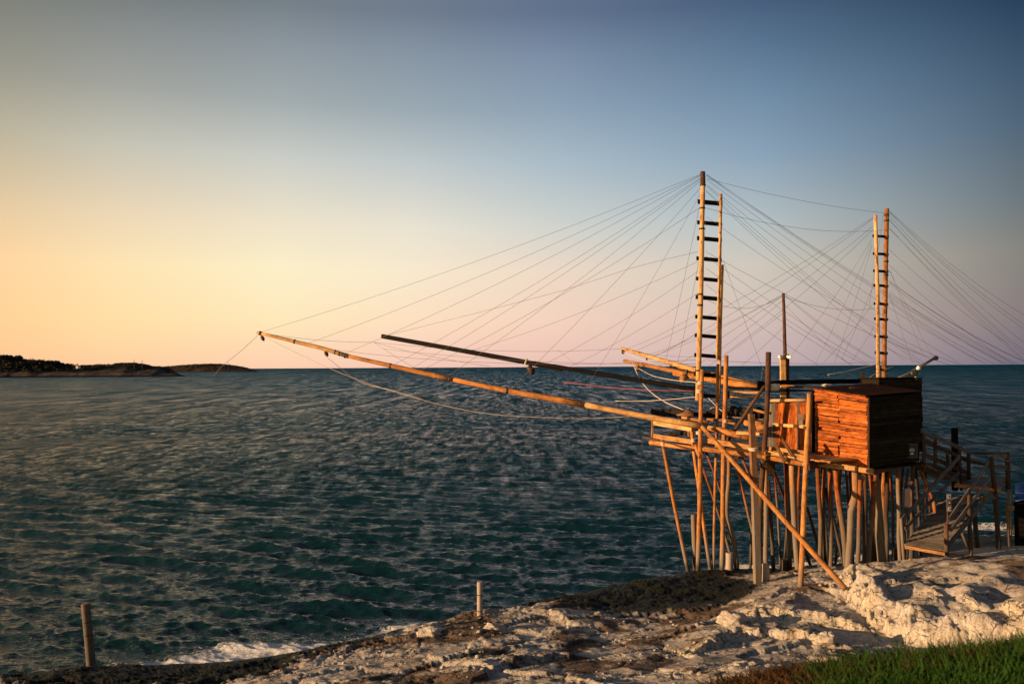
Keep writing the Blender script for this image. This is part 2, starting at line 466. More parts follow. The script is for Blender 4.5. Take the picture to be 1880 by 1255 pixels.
# bank under and around the camera, grass mound at right
ctrl += [(0, 0, 5.9), (0, 3, 5.6), (-4, 0, 5.6), (-10, 0, 4.5), (-20, 2, 3), (5, 0, 6.0), (12, 0, 6.2), (22, 2, 6), (0, -6, 6.2), (0, 6, 4.3), (0, 9, 3.2), (0, 12, 2.1), (-4, 6, 3.9), (-5, 10, 2.2), (-10, 8, 2.4),
         (-9, 14, .9), (-18, 10, 1.0), (1.4, 6.5, 4.5), (2.0, 6.5, 4.86), (3.0, 6.5, 5.02), (4.1, 6.5, 5.22), (6, 6.5, 5.5), (2.3, 9.5, 3.86), (3.1, 9.5, 4.0), (4.2, 9.3, 4.12), (6.5, 9.5, 4.1), (10, 9, 4.9), (4, 12, 2.6), (6, 12, 2.7), (8, 13, 2.9), (14, 14, 3.2), (25, 20, 2.5), (30, 35, 1.0),
         (14, 22, 1.9), (20, 26, 1.8)]
ctrl = np.array(ctrl)


def _solve():
    X = ctrl[:, :2]; z = ctrl[:, 2]; n = len(z)
    d = np.sqrt(((X[:, None] - X[None]) ** 2).sum(-1) + 0.8 ** 2)
    A = np.zeros((n + 3, n + 3)); A[:n, :n] = d + np.eye(n) * -0.05; A[:n, n] = 1; A[:n, n + 1:] = X; A[n, :n] = 1; A[n + 1:, :n] = X.T
    return np.linalg.solve(A, np.concatenate([z, [0, 0, 0]]))
_w = _solve()


def seg_side(x, y, line):
    """signed distance-like value: positive on the +side of a polyline given left to right, plus the run along it"""
    best = np.full(x.shape, 1e9); sgn = np.zeros(x.shape)
    for (x0, y0), (x1, y1) in zip(line[:-1], line[1:]):
        dx, dy = x1 - x0, y1 - y0; L2 = dx * dx + dy * dy
        t = np.clip(((x - x0) * dx + (y - y0) * dy) / L2, 0, 1)
        qx = x - (x0 + t * dx); qy = y - (y0 + t * dy); d = np.hypot(qx, qy)
        s = np.sign(dx * qy - dy * qx); up = d < best - 1e-9
        best = np.where(up, d, best); sgn = np.where(up, s, sgn)
    return best * sgn


def pxline(pts):
    return [(PZ(a, b, z).x, PZ(a, b, z).y) for a, b, z in pts]
SC1 = pxline([(1540, 1040, 1.2), (1552, 1105, 1.2), (1600, 1148, 1.3), (1680, 1180, 1.4), (1780, 1196, 1.5), (1960, 1215, 1.7)])   # big golden scarp
SC2 = pxline([(1690, 1085, 1.9), (1760, 1105, 1.95), (1880, 1150, 2.0), (2000, 1190, 2.1)])
SC3 = pxline([(1290, 1205, 1.1), (1360, 1170, 1.1), (1420, 1172, 1.2), (1520, 1195, 1.3)])
SC4 = pxline([(1350, 1145, 1.0), (1420, 1140, 1.0), (1480, 1150, 1.1), (1570, 1160, 1.2)])
SC5 = pxline([(880, 1255, 1.2), (960, 1225, 1.0), (1040, 1215, 1.0)])


def roughness(x, y):
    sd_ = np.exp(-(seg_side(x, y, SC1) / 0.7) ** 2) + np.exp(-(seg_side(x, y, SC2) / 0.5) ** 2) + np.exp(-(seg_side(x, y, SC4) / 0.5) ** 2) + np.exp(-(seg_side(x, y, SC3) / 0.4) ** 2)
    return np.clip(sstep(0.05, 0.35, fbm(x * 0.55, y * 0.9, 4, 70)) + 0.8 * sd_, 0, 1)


def terrain(x, y, fine=True):
    h = _w[-3] + _w[-2] * x + _w[-1] * y
    for i in range(len(ctrl)):
        h = h + _w[i] * np.sqrt((x - ctrl[i, 0]) ** 2 + (y - ctrl[i, 1]) ** 2 + 0.64)
    wx = x + 0.5 * fbm(x * 0.9, y * 0.9, 4, 3); wy = y + 0.5 * fbm(x * 0.9, y * 0.9, 4, 9)
    out = sstep(-0.2, 0.5, h)                              # rock above the water
    far = sstep(8.5, 11.5, y)
    amp = out * far
    # explicit scarps (rise on the far/right side, facing the camera and the sun), each slab dips away behind its edge
    for line, H, dip in ((SC1, 0.92, 5.5), (SC2, 0.22, 2.2), (SC3, 0.26, 1.6), (SC4, 0.22, 1.4), (SC5, 0.22, 1.5)):
        d = seg_side(x + 0.28 * fbm(x * 1.6, y * 1.6, 4, 21), y + 0.28 * fbm(x * 1.6, y * 1.6, 4, 25), line)
        ends = sstep(dip * 1.2, 0.0, np.maximum(0, -(wx * 0 + 0)) + 0 * d)
        (xa, ya), (xb, yb) = line[0], line[-1]
        ux, uy = xb - xa, yb - ya; L = math.hypot(ux, uy); ux /= L; uy /= L
        s = (x - xa) * ux + (y - ya) * uy
        lim = sstep(-0.5, 0.4, s) * sstep(L + 0.6, L - 0.2, s)
        if H > 0.7: lim = lim * (0.42 + 0.58 * sstep(0.5, 3.6, s))
        nl = max(2, int(round(H / 0.14)))
        for l in range(nl):
            dl = d - 0.065 * l + 0.14 * fbm(x * 2.4, y * 2.4, 3, 131 + l * 7) + 0.05 * fbm(x * 7, y * 7, 2, 171 + l * 7)
            h = h + H / nl * sstep(-0.012, 0.028, dl) * np.exp(-np.maximum(d, 0) / dip) * lim * (0.85 + 0.4 * fbm(x * 1.1, y * 1.1, 2, 31))
    dS = seg_side(x, y, SC1); slabm = sstep(0.25, 0.9, dS) * sstep(-0.5, 0.5, x - SC1[0][0])
    cam_ = amp * (1 - 0.86 * slabm)
    # cuestas: saw-tooth ledges
    for (nx, ny, Lw, A, sd, wp) in ((0.62, 0.78, 2.6, 0.10, 41, 0.75),):
        ph = (x * nx + y * ny) / Lw + wp * fbm(x / Lw * 0.7, y / Lw * 0.7, 4, sd)
        fr = ph - np.floor(ph)
        saw = sstep(0.0, 0.055, fr) - fr
        h = h + cam_ * A * saw * sstep(-0.25, 0.25, fbm(x / Lw * 0.5, y / Lw * 0.5, 2, sd + 3))
    h = h + cam_ * (0.10 * fbm(x * 0.6, y * 0.6, 3, 60) + 0.012 * fbm(x * 2.3, y * 2.3, 3, 64, ridged=True))
    if fine:
        rough = roughness(x, y)
        hv, ed = plates(x, y, 0.95, 12)
        h = h + cam_ * (0.050 * hv - 0.04 * sstep(0.06, 0.0, ed))
        hv, ed = plates(x, y, 0.30, 40, 1.4, 0.9)
        h = h + cam_ * (0.30 + 0.7 * rough) * (0.024 * hv - 0.015 * sstep(0.08, 0.0, ed))
        h = h + (0.3 + 0.7 * far) * out * (0.22 + 0.78 * rough) * (0.030 * fbm(x * 5, y * 5, 4, 73, 0.55) + 0.022 * fbm(x * 12, y * 12, 3, 79, 0.6, ridged=True))
        h = h - amp * rough * 0.07 * sstep(0.25, 0.6, fbm(x * 3.1, y * 3.1, 3, 83))
        # mat of weed along the low edge is lumpy
        mat_ = np.maximum(sstep(.75, .3, h), np.exp(-(((x - 4.4) / 3.3) ** 2 + ((y - 26.1) / 2.5) ** 2))) * out
        h = h + mat_ * (0.07 * fbm(x * 7, y * 7, 3, 91, 0.6, ridged=True) + 0.10 * fbm(x * 2.2, y * 3.5, 3, 96))
    return h


def Hs(x, y):
    return float(terrain(np.array([x]), np.array([y]))[0])


mt, N, b = new_mat('limestone rock')
geo = N.n('ShaderNodeNewGeometry'); sp = N.n('ShaderNodeSeparateXYZ'); N.l(geo.outputs['Position'], sp.inputs[0])
pos = geo.outputs['Position']
n1 = noise(N, pos, 0.9, 6, 0.65, 0.4); n2 = noise(N, pos, 5.0, 6, 0.7); n3 = noise(N, pos, 22.0, 5, 0.7); n4 = noise(N, pos, 90, 3, 0.6)
vr = N.n('ShaderNodeTexVoronoi'); vr.feature = 'DISTANCE_TO_EDGE'; vr.inputs['Scale'].default_value = 2.6
wv = N.n('ShaderNodeVectorMath', operation='MULTIPLY_ADD'); nn_ = N.n('ShaderNodeTexNoise'); nn_.inputs['Scale'].default_value = 3.0; nn_.inputs['Detail'].default_value = 5; N.l(pos, nn_.inputs['Vector'])
N.l(nn_.outputs['Color'], wv.inputs[0]); wv.inputs[1].default_value = (.55, .55, .55); N.l(pos, wv.inputs[2]); N.l(wv.outputs[0], vr.inputs['Vector'])
vp = N.n('ShaderNodeTexVoronoi'); vp.inputs['Scale'].default_value = 15.0; N.l(wv.outputs[0], vp.inputs['Vector'])
crk = N.math('MULTIPLY', N.maprange(vr.outputs['Distance'], 0.0, 0.05, 1.0, 0.0, True), N.maprange(n1, .42, .55, 0, 1, True))
at_r = N.n('ShaderNodeAttribute'); at_r.attribute_name = 'rough'
pit = N.math('MULTIPLY', N.maprange(vp.outputs['Distance'], 0.10, 0.30, 1.0, 0.0, True), N.math('MULTIPLY', at_r.outputs['Fac'], N.maprange(n2, .42, .58, 0.0, 1.0, True)))
pale = N.ramp(n2, [(0.28, (0.30, 0.26, 0.215)), (0.40, (0.56, 0.52, 0.46)), (0.54, (0.75, 0.74, 0.72)), (0.70, (0.84, 0.83, 0.82))])
brown = N.ramp(n3, [(0.3, (0.05, 0.034, 0.023)), (0.55, (0.17, 0.115, 0.078)), (0.75, (0.32, 0.235, 0.165))])
at_d = N.n('ShaderNodeAttribute'); at_d.attribute_name = 'dirt'
at_w = N.n('ShaderNodeAttribute'); at_w.attribute_name = 'weed'
df = N.math('ADD', at_d.outputs['Fac'], N.math('MULTIPLY', N.math('SUBTRACT', n2, 0.5), 0.9))
df = N.maprange(df, 0.42, 0.66, 0, 0.92, True)
slabc = N.ramp(n2, [(0.3, (0.26, 0.23, 0.20)), (0.5, (0.48, 0.445, 0.41)), (0.68, (0.70, 0.67, 0.64))])
fl = N.math('MULTIPLY', N.maprange(at_r.outputs['Fac'], 0.0, 0.6, 1.0, 0.0), N.maprange(n1, 0.40, 0.56, 0.25, 1.0, True))
pale = N.mix(fl, pale, slabc)
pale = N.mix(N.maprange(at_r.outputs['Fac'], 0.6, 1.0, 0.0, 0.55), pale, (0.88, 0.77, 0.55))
c = N.mix(df, pale, brown)
c = N.mix(N.maprange(n3, 0.30, 0.40, 0.6, 0.0), c, (0.10, 0.075, 0.055))
c = N.mix(N.math('MULTIPLY', crk, 0.75), c, (0.035, 0.026, 0.02)); c = N.mix(N.math('MULTIPLY', pit, 0.6), c, (0.07, 0.05, 0.035))
c = N.mix(1.0, c, N.ramp(N.math('ADD', N.math('MULTIPLY', n4, .5), N.math('MULTIPLY', n3, .5)), [(0.36, (.48, .42, .36)), (0.48, (.92, .9, .88)), (0.6, (1.0, 1.0, 1.0))]), 'MULTIPLY')
weedc = N.ramp(n3, [(0.38, (0.003, 0.006, 0.003)), (0.60, (0.009, 0.013, 0.006)), (0.76, (0.034, 0.030, 0.015))])
wf = N.maprange(N.math('ADD', at_w.outputs['Fac'], N.math('MULTIPLY', N.math('SUBTRACT', n2, 0.5), 0.8)), 0.4, 0.6, 0, 1, True)
c = N.mix(wf, c, weedc)
N.l(c, b.inputs['Base Color'])
N.l(N.maprange(wf, 0, 1, 0.9, 0.6), b.inputs['Roughness']); b.inputs['Specular IOR Level'].default_value = 0.2
hh = N.math('ADD', N.math('MULTIPLY', n3, 1.0), N.math('ADD', N.math('MULTIPLY', n2, 1.0), N.math('ADD', N.math('MULTIPLY', n4, 0.35), N.math('ADD', N.math('MULTIPLY', crk, -0.9), N.math('MULTIPLY', pit, -0.6)))))
bump(N, b, hh, 1.0, 0.06)
M['rock'] = mt

# polar grid about the camera's foot: dense where the photograph looks
def nonuni(a, b_, n): return np.linspace(a, b_, n)
az = np.concatenate([np.linspace(-75, -40, 40)[:-1], np.linspace(-40, 38, 860), np.linspace(38, 80, 40)[1:]])
# ring radii: even in projected height for a ground about 6 m under the lens
yy = np.linspace(8.0 / 9.0, 6.3 / 46.0, 560)
rr = np.concatenate([np.linspace(0.6, 9.0, 60)[:-1], 8.0 / (yy * 9.0 / 8.0 * 8.0 / 9.0)])
rr = np.sort(rr)
AZ, RR = np.meshgrid(np.radians(az), rr)
TX = (RR * np.sin(AZ)).astype(np.float32); TY = (RR * np.cos(AZ)).astype(np.float32)
TZ = terrain(TX, TY)
gy, gx = np.gradient(TZ)
blur = terrain(TX, TY, False)
big = fbm(TX * 0.45, TY * 0.45, 4, 101)
dirt = 0.34 + 1.5 * big + 0.7 * fbm(TX * 1.5, TY * 1.5, 4, 111) - 2.5 * (TZ - blur)
# paler, barer rock near the right slab and in the foreground; dirt flats in the middle
dirt = dirt - 0.22 * sstep(19, 16, TY) - 0.15 * sstep(6, 9, TX) + 0.18 * np.exp(-(((TX - 3.5) / 3.5) ** 2 + ((TY - 22.5) / 2.2) ** 2))
dirt = dirt - 0.7 * (np.exp(-(seg_side(TX, TY, SC1) / 0.8) ** 2) + np.exp(-(seg_side(TX, TY, SC2) / 0.4) ** 2) + np.exp(-(seg_side(TX, TY, SC4) / 0.4) ** 2))
weed = 0.95 * sstep(0.52, 0.22, TZ + 0.12 * big) + 1.5 * np.exp(-(((TX - 4.4) / 3.3) ** 2 + ((TY - 26.1) / 2.5) ** 2)) + 0.8 * sstep(27.5, 28.8, TY) * sstep(1.1, 0.7, TZ)
weed = np.clip(weed + 0.9 * np.exp(-(((TX + 9.5) / 4.0) ** 2 + ((TY - 19.6) / 1.6) ** 2)), 0, 1.2)
gr_m = sstep(11, 9.8, TY) * sstep(1.9, 2.5, TX)
dirt = dirt + gr_m * 1.0
me = np_mesh('rock_shore', np.stack([TX, TY, TZ], -1).reshape(-1, 3), grid_quads(*TX.shape)[:, ::-1])
rg_ = roughness(TX, TY); add_attr(me, 'rough', rg_); add_attr(me, 'dirt', np.clip(dirt, 0, 1)); add_attr(me, 'weed', weed)
o = link('rock_shore', me, None, None, M['rock']); o['kind'] = 'structure'

# ------------------------------------------------------------------ sea
yy = np.concatenate([np.linspace(430, 60, 470)[:-1], np.linspace(60, 1.0, 190)])       # rows by projected height
rr = HZ * 817.0 / yy
rr = np.concatenate([rr, [9000, 14000, 25000, 60000]])
az = np.concatenate([np.linspace(-80, -36, 60)[:-1], np.linspace(-36, 36, 900), np.linspace(36, 80, 60)[1:]])
AZ, RR = np.meshgrid(np.radians(az), rr)
SX = RR * np.sin(AZ); SY = RR * np.cos(AZ); SZ = np.zeros_like(SX)
dr = np.gradient(rr)[:, None] * np.ones_like(SX)
rs = np.random.RandomState(5)
ox = np.zeros_like(SX); oy = np.zeros_like(SX)
gust = 0.78 + 0.35 * fbm(SX * 0.03, SY * 0.03, 3, 140)
for i in range(84):
    lam = 0.12 * (2.3 / 0.12) ** ((i + rs.rand()) / 84.0)
    th = R(196) + rs.normal() * R(40 - 26 * min(1.0, lam / 1.0))                 # travelling towards the camera, a little to the left
    kx, ky = math.sin(th) * 2 * math.pi / lam, math.cos(th) * 2 * math.pi / lam
    A = 0.0130 * lam ** 0.90 * (0.6 + 0.8 * rs.rand())
    if lam > 1.7: A *= 0.85
    w = sstep(0.60, 0.30, dr[:, :1] / lam)
    sel = np.where(w[:, 0] > 0.001)[0]
    if len(sel) == 0: continue
    e = sel[-1] + 1
    ph = kx * SX[:e] + ky * SY[:e] + rs.rand() * 6.28
    s_, c_ = np.sin(ph), np.cos(ph); a = A * w[:e] * gust[:e]
    SZ[:e] += a * c_
    ox[:e] += a * 0.75 * math.sin(th) * s_ * -1; oy[:e] += a * 0.75 * math.cos(th) * s_ * -1
bed = np.full_like(SX, -3.0)
nearm = rr < 60
bed[nearm] = terrain(SX[nearm], SY[nearm], False)
shal = sstep(-0.9, 0.05, bed)
SZ *= (1 - 0.45 * shal)
fpos = [(480, 1194, 2.4, 0.9, 1.12), (380, 1210, 1.7, .7, 1.05), (1368, 1046, 1.3, 1.0, 1.0), (1480, 1030, 2.4, 1.4, .75), (1600, 1022, 3, 1.4, .8), (1810, 968, 3.2, 1.6, .8), (900, 1105, 2.5, 1.0, .25), (1000, 1085, 2.5, 1.0, .3), (720, 1152, 3, .9, .55), (230, 1207, 3.0, .6, .55), (560, 1172, 1.6, .5, .6)]
foam = np.zeros_like(SX)
for px, py, sx_, sy_, a in fpos:
    q = PZ(px, py, 0.0)
    foam = np.maximum(foam, a * np.exp(-((SX - q.x) / sx_) ** 2 - ((SY - q.y) / sy_) ** 2))
foam = foam + 0.5 * sstep(-0.25, 0.05, bed) * nearm[:, None]
SZ = SZ + 0.02 * foam * (0.5 + fbm(SX * 2.2, SY * 2.2, 3, 150)) * nearm[:, None]
me = np_mesh('sea', np.stack([SX + ox, SY + oy, SZ], -1).reshape(-1, 3), grid_quads(*SX.shape)[:, ::-1])
add_attr(me, 'foam', foam)
mt, N, b = new_mat('sea water')
geo = N.n('ShaderNodeNewGeometry'); pos = geo.outputs['Position']
b.inputs['IOR'].default_value = 1.33
mp = N.n('ShaderNodeMapping'); mp.inputs['Rotation'].default_value = (0, 0, R(14)); mp.inputs['Scale'].default_value = (0.42, 1, 1); N.l(pos, mp.inputs[0])
na = noise(N, mp.outputs[0], 8.0, 4, 0.62, 0.5); nb = noise(N, mp.outputs[0], 1.9, 5, 0.62, 0.3); nc = noise(N, mp.outputs[0], 0.45, 5, 0.62)
nd_ = noise(N, mp.outputs[0], 0.05, 3, 0.6)
ln = N.n('ShaderNodeVectorMath', operation='LENGTH'); N.l(pos, ln.inputs[0]); dist = ln.outputs['Value']
h = N.math('ADD', N.math('MULTIPLY', na, 0.14), N.math('ADD', N.math('MULTIPLY', N.math('MULTIPLY', nb, 0.30), N.maprange(dist, 18, 45, 0.4, 1.0)), N.math('MULTIPLY', N.math('MULTIPLY', nc, 1.0), N.maprange(dist, 35, 90, 0.0, 1.0))))
at = N.n('ShaderNodeAttribute'); at.attribute_name = 'foam'
fn = noise(N, pos, 2.2, 7, 0.75, 2.2); fn2 = noise(N, pos, 9, 5, 0.7, 1.5)
fv = N.math('ADD', N.math('MULTIPLY', at.outputs['Fac'], 0.62), N.math('SUBTRACT', N.math('ADD', N.math('MULTIPLY', fn, 0.8), N.math('MULTIPLY', fn2, 0.35)), 0.62))
ff = N.maprange(fv, 0.36, 0.46, 0, 0.95, True)
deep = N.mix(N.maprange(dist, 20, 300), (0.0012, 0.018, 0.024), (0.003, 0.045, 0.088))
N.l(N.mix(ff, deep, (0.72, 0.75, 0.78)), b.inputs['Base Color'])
rg = N.math('ADD', N.maprange(dist, 25, 160, 0.02, 0.10), N.maprange(dist, 160, 1500, 0.0, 0.10))
N.l(N.math('MAXIMUM', rg, N.math('MULTIPLY', ff, 0.8)), b.inputs['Roughness'])
bp = N.n('ShaderNodeBump'); bp.inputs['Strength'].default_value = 1.0; bp.inputs['Distance'].default_value = 0.5
N.l(h, bp.inputs['Height'])
# groups of waves too small to build far out: patches whose facets lean a little to or from the shore
def grp(sx, sy, a0, a1, a2, a3, k):
    m3 = N.n('ShaderNodeMapping'); m3.inputs['Rotation'].default_value = (0, 0, R(4)); m3.inputs['Scale'].default_value = (sx, sy, 1); N.l(pos, m3.inputs[0])
    v = N.math('SUBTRACT', noise(N, m3.outputs[0], 1.0, 5, 0.75, 0.2), 0.5)
    w_ = N.math('MULTIPLY', N.maprange(dist, a0, a1, 0, 1), N.maprange(dist, a2, a3, 1, 0))
    return N.math('MULTIPLY', N.math('MULTIPLY', v, w_), k)
g = N.math('ADD', grp(0.9, 0.22, 32, 55, 160, 320, 2.1), N.math('ADD', grp(0.28, 0.03, 110, 200, 900, 2500, 2.1), grp(0.06, 0.003, 600, 1500, 9000, 30000, 1.8)))
g = N.math('SUBTRACT', g, N.maprange(dist, 16, 60, 0.0, 0.42))
cmb = N.n('ShaderNodeCombineXYZ'); N.l(N.math('MULTIPLY', g, 0.15), cmb.inputs[0]); N.l(g, cmb.inputs[1])
va = N.n('ShaderNodeVectorMath', operation='ADD'); N.l(bp.outputs[0], va.inputs[0]); N.l(cmb.outputs[0], va.inputs[1])
vn = N.n('ShaderNodeVectorMath', operation='NORMALIZE'); N.l(va.outputs[0], vn.inputs[0]); N.l(vn.outputs[0], b.inputs['Normal'])
M['sea'] = mt
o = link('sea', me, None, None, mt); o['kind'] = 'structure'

# ------------------------------------------------------------------ headlands
def headland(D, depth, prof, seed, mat, xo):
    """prof: (px, py of the skyline); built as a rounded landmass at distance D"""
    pxs = np.array([p[0] for p in prof], float); zt = np.array([HZ + (677 - p[1]) / 1500 * D for p in prof])
    xs = (pxs - 940) / 1500 * D
    nx, ny = 420, 60
    X, T = np.meshgrid(np.linspace(xs[0], xs[-1], nx), np.linspace(0, 1, ny))
    top = np.interp(X, xs, zt)
    wdt = depth * (0.35 + 0.65 * sstep(0, 12, top))
    Y = D + (T) * wdt
    s = np.sin(np.pi * np.clip(T, 0, 1)) ** 0.55
    s = np.where(T < 0.5, sstep(0, 0.12, T) * 0.28 + 0.72 * sstep(0.02, 0.5, T), sstep(1, 0.5, T))
    Z = top * s - 0.5
    k = D / 800.0
    Z += (0.16 * top) * fbm(X / (11 * k), Y / (14 * k), 4, seed) * s + 0.6 * k * fbm(X / (3 * k), Y / (3 * k), 3, seed + 4) * sstep(0, .1, T) * sstep(1, .9, T)
    Y += 6 * k * fbm(X / (25 * k), T * 2, 3, seed + 7)
    me = np_mesh('headland', np.stack([X, Y, Z], -1).reshape(-1, 3), grid_quads(*X.shape)[:, ::-1])
    o = link('headland', me, None, None, mat); o['kind'] = 'structure'
    return X, Y, Z, top


def land_mat(name, rockc, scrub, zl, zh, sc_):
    mt, N, b = new_mat(name)
    geo = N.n('ShaderNodeNewGeometry'); pos = geo.outputs['Position']; sp = N.n('ShaderNodeSeparateXYZ'); N.l(pos, sp.inputs[0])
    n = noise(N, pos, sc_, 5, 0.65); n2 = noise(N, pos, sc_ * 6, 4, 0.7)
    rc = N.mix(n2, tuple(v * 0.35 for v in rockc), tuple(v * 1.5 for v in rockc))
    zz = N.math('ADD', sp.outputs[2], N.math('MULTIPLY', N.math('SUBTRACT', n, 0.5), 22.0))
    c = N.mix(N.maprange(zz, zl, zh, 0, 1, True), rc, N.mix(n2, tuple(v * 0.5 for v in scrub), tuple(v * 1.5 for v in scrub)))
    c = N.mix(N.maprange(sp.outputs[2], 0.8, 2.2, 1, 0, True), c, (0.006, 0.005, 0.004))
    N.l(c, b.inputs['Base Color']); b.inputs['Roughness'].default_value = 0.95; b.inputs['Specular IOR Level'].default_value = 0.1
    bump(N, b, n2, 1.0, 1.5)
    return mt
ml1 = land_mat('near headland', (0.075, 0.066, 0.06), (0.010, 0.011, 0.006), 4, 9, 0.05)
ml2 = land_mat('far headland', (0.085, 0.045, 0.032), (0.035, 0.026, 0.018), 3, 16, 0.03)
prof1 = [(-900, 640), (-300, 645), (0, 658), (40, 663), (75, 671), (110, 670), (125, 668), (150, 666.5), (180, 663), (205, 664.5), (228, 669), (262, 674), (275, 684), (300, 685.5), (322, 689.5), (330, 694)]
X1, Y1, Z1, T1 = headland(800, 120, prof1, 200, ml1, 0)
prof2 = [(100, 668), (200, 669), (255, 672.5), (290, 670), (330, 667.3), (360, 667), (385, 669), (410, 673), (432, 678), (448, 681), (460, 684)]
headland(2000, 260, prof2, 230, ml2, 0)

leafm = plain('dark pine foliage', (0.010, 0.012, 0.006), 0.95, scale=0.4, var=0.7)
barkm = plain('pine bark', (0.03, 0.02, 0.014), 0.9)


def clump_geo(cx, cy, cz_, rx, rz, nleaf, lf, rnd):
    """quads of leaf clumps spread through a crown volume"""
    u = rnd.normal(size=(nleaf, 3)); u /= np.linalg.norm(u, axis=1)[:, None]
    rad = rnd.uniform(0.45, 1.0, nleaf) ** 0.6
    c = np.stack([cx + u[:, 0] * rad * rx, cy + u[:, 1] * rad * rx, cz_ + u[:, 2] * rad * rz], 1)
    a = rnd.normal(size=(nleaf, 3)); a /= np.linalg.norm(a, axis=1)[:, None]
    b_ = np.cross(a, rnd.normal(size=(nleaf, 3))); b_ /= np.linalg.norm(b_, axis=1)[:, None]
    s = lf * rnd.uniform(0.5, 1.3, nleaf)[:, None]
    return np.stack([c - a * s, c - b_ * s * 0.8, c + a * s, c + b_ * s * 0.8], 1).reshape(-1, 3)


rnd = np.random.RandomState(3)
pines = [(-30, 648, 20, 'pine at the left edge of the headland'), (8, 649, 18, ''), (20, 651, 12, ''), (33, 651, 13, ''), (47, 656, 11, ''), (62, 664, 8, ''), (75, 668, 7, '')]
plab = ['tallest broad pine crown at the very left edge of the near headland', 'round pine just right of the tallest one on the headland', 'lone bulging pine crown standing above its neighbours on the headland',
        'lower pine stepping down the slope of the headland', 'small round pine near the foot of the wooded slope', 'smallest pine at the low end of the wooded slope']
for i, (px, py, wpx, lb) in enumerate([(6, 650, 24, 0), (20, 652, 14, 0), (31, 651.5, 13, 0), (45, 663, 14, 0), (62, 663, 9, 0), (74, 669, 10, 0)]):
    D = 812.0
    top = P(px, py, D); r = wpx * 0.533 / 2 * 1.1; hgt = 7.5 if i < 3 else 5.0
    t = thing('pine_tree', plab[i], 'tree', (top.x, D, top.z - hgt), 'pines on the wooded headland')
    vv = np.concatenate([clump_geo(top.x + rnd.uniform(-r, r) * .5, D + rnd.uniform(-r, r) * .5, top.z - hgt * 0.33 - rnd.uniform(0, 1.5), r * .75, hgt * 0.36, 240, 0.7, rnd) for _ in range(4)])
    me = np_mesh('crown', vv - np.array([top.x, D, top.z - hgt]), np.arange(len(vv)).reshape(-1, 4), False)
    link('crown', me, Matrix.Translation((top.x, D, top.z - hgt)), t, leafm)
    pole('trunk', (top.x, D, top.z - hgt - 1.5), (top.x + .3, D, top.z - hgt * .4), .35, .2, barkm, t, 6)
# scrub covering the near headland: uncountable mass
nn = 5200
ii = rnd.randint(6, 40, nn); jj = rnd.randint(60, X1.shape[1] - 60, nn)
ok = (Z1[ii, jj] > 5.5)
ii, jj = ii[ok], jj[ok]
vv = []
for a_, b_ in zip(ii, jj):
    lush = 1.0 if X1[a_, b_] < -455 else 0.55
    s = rnd.uniform(0.6, 1.5) * lush
    vv.append(clump_geo(X1[a_, b_], Y1[a_, b_], Z1[a_, b_] + s * 0.4, s * 1.5, s, 7, s * 0.8, rnd))
vv = np.concatenate(vv)
o = link('scrub', np_mesh('scrub', vv, np.arange(len(vv)).reshape(-1, 4), False), None, None, leafm)
o['kind'] = 'stuff'; o['label'] = 'dark scrub covering the near headland'; o['category'] = 'scrub'

# white hut and the far fishing machines
q = P(143.5, 676, 806)
t = thing('distant_house', 'tiny white house among the scrub of the left headland', 'house', q)
board('wall', q + Vector((-1.6, 0, 1.2)), q + Vector((0.6, 0, 1.2)), 3.0, 2.6, M['white'], t)
board('wall', q + Vector((1.2, 0, 1.2)), q + Vector((2.0, 0, 1.2)), 2.0, 2.6, M['white'], t)
board('roof', q + Vector((-1.9, 0, 2.65)), q + Vector((2.3, 0, 2.65)), 3.4, 0.25, M['darkconc'], t)
for (px, py0, py1, D, lab) in ((246.5, 659, 676, 800, 'left one of two faint masts rising from the near headland tip'), (261, 660, 676, 800, 'right one of two faint masts rising from the near headland tip'),
                               (411.5, 667, 676, 2000, 'left faint mast on the far headland above the low point'), (419, 664, 677, 2000, 'right faint mast on the far headland above the low point')):
    k = D / 800.0
    a = P(px, py1, D); c_ = P(px, py0, D)
    t = thing('distant_mast', lab, 'mast', a, 'far ladder masts on the headlands')
    pole('pole', a + Vector((-.35 * k, 0, -1)), c_ + Vector((-.35 * k, 0, 0)), .12 * k, .09 * k, M['dark'], t, 6, 0)
    pole('pole', a + Vector((.35 * k, 0, -1)), c_ + Vector((.35 * k, 0, -.6)), .12 * k, .09 * k, M['dark'], t, 6, 0)
    for s in range(5):
        z = a.z + (c_.z - a.z) * (s + .6) / 5.6
        board('rung', (a.x - .5 * k, D, z), (a.x + .5 * k, D, z), .12 * k, .16 * k, M['dark'], t)
tag(pole('distant_boom', P(428, 674.5, 1990), P(450, 671, 1990), .28, .15, M['dark'], None, 6, 0), 'short thin boom reaching right from the far headland tip', 'boom')

# ------------------------------------------------------------------ ladder masts
def down(p_top, p_bot, extra=0.6):
    d = (p_bot - p_top).normalized(); return p_bot + d * extra

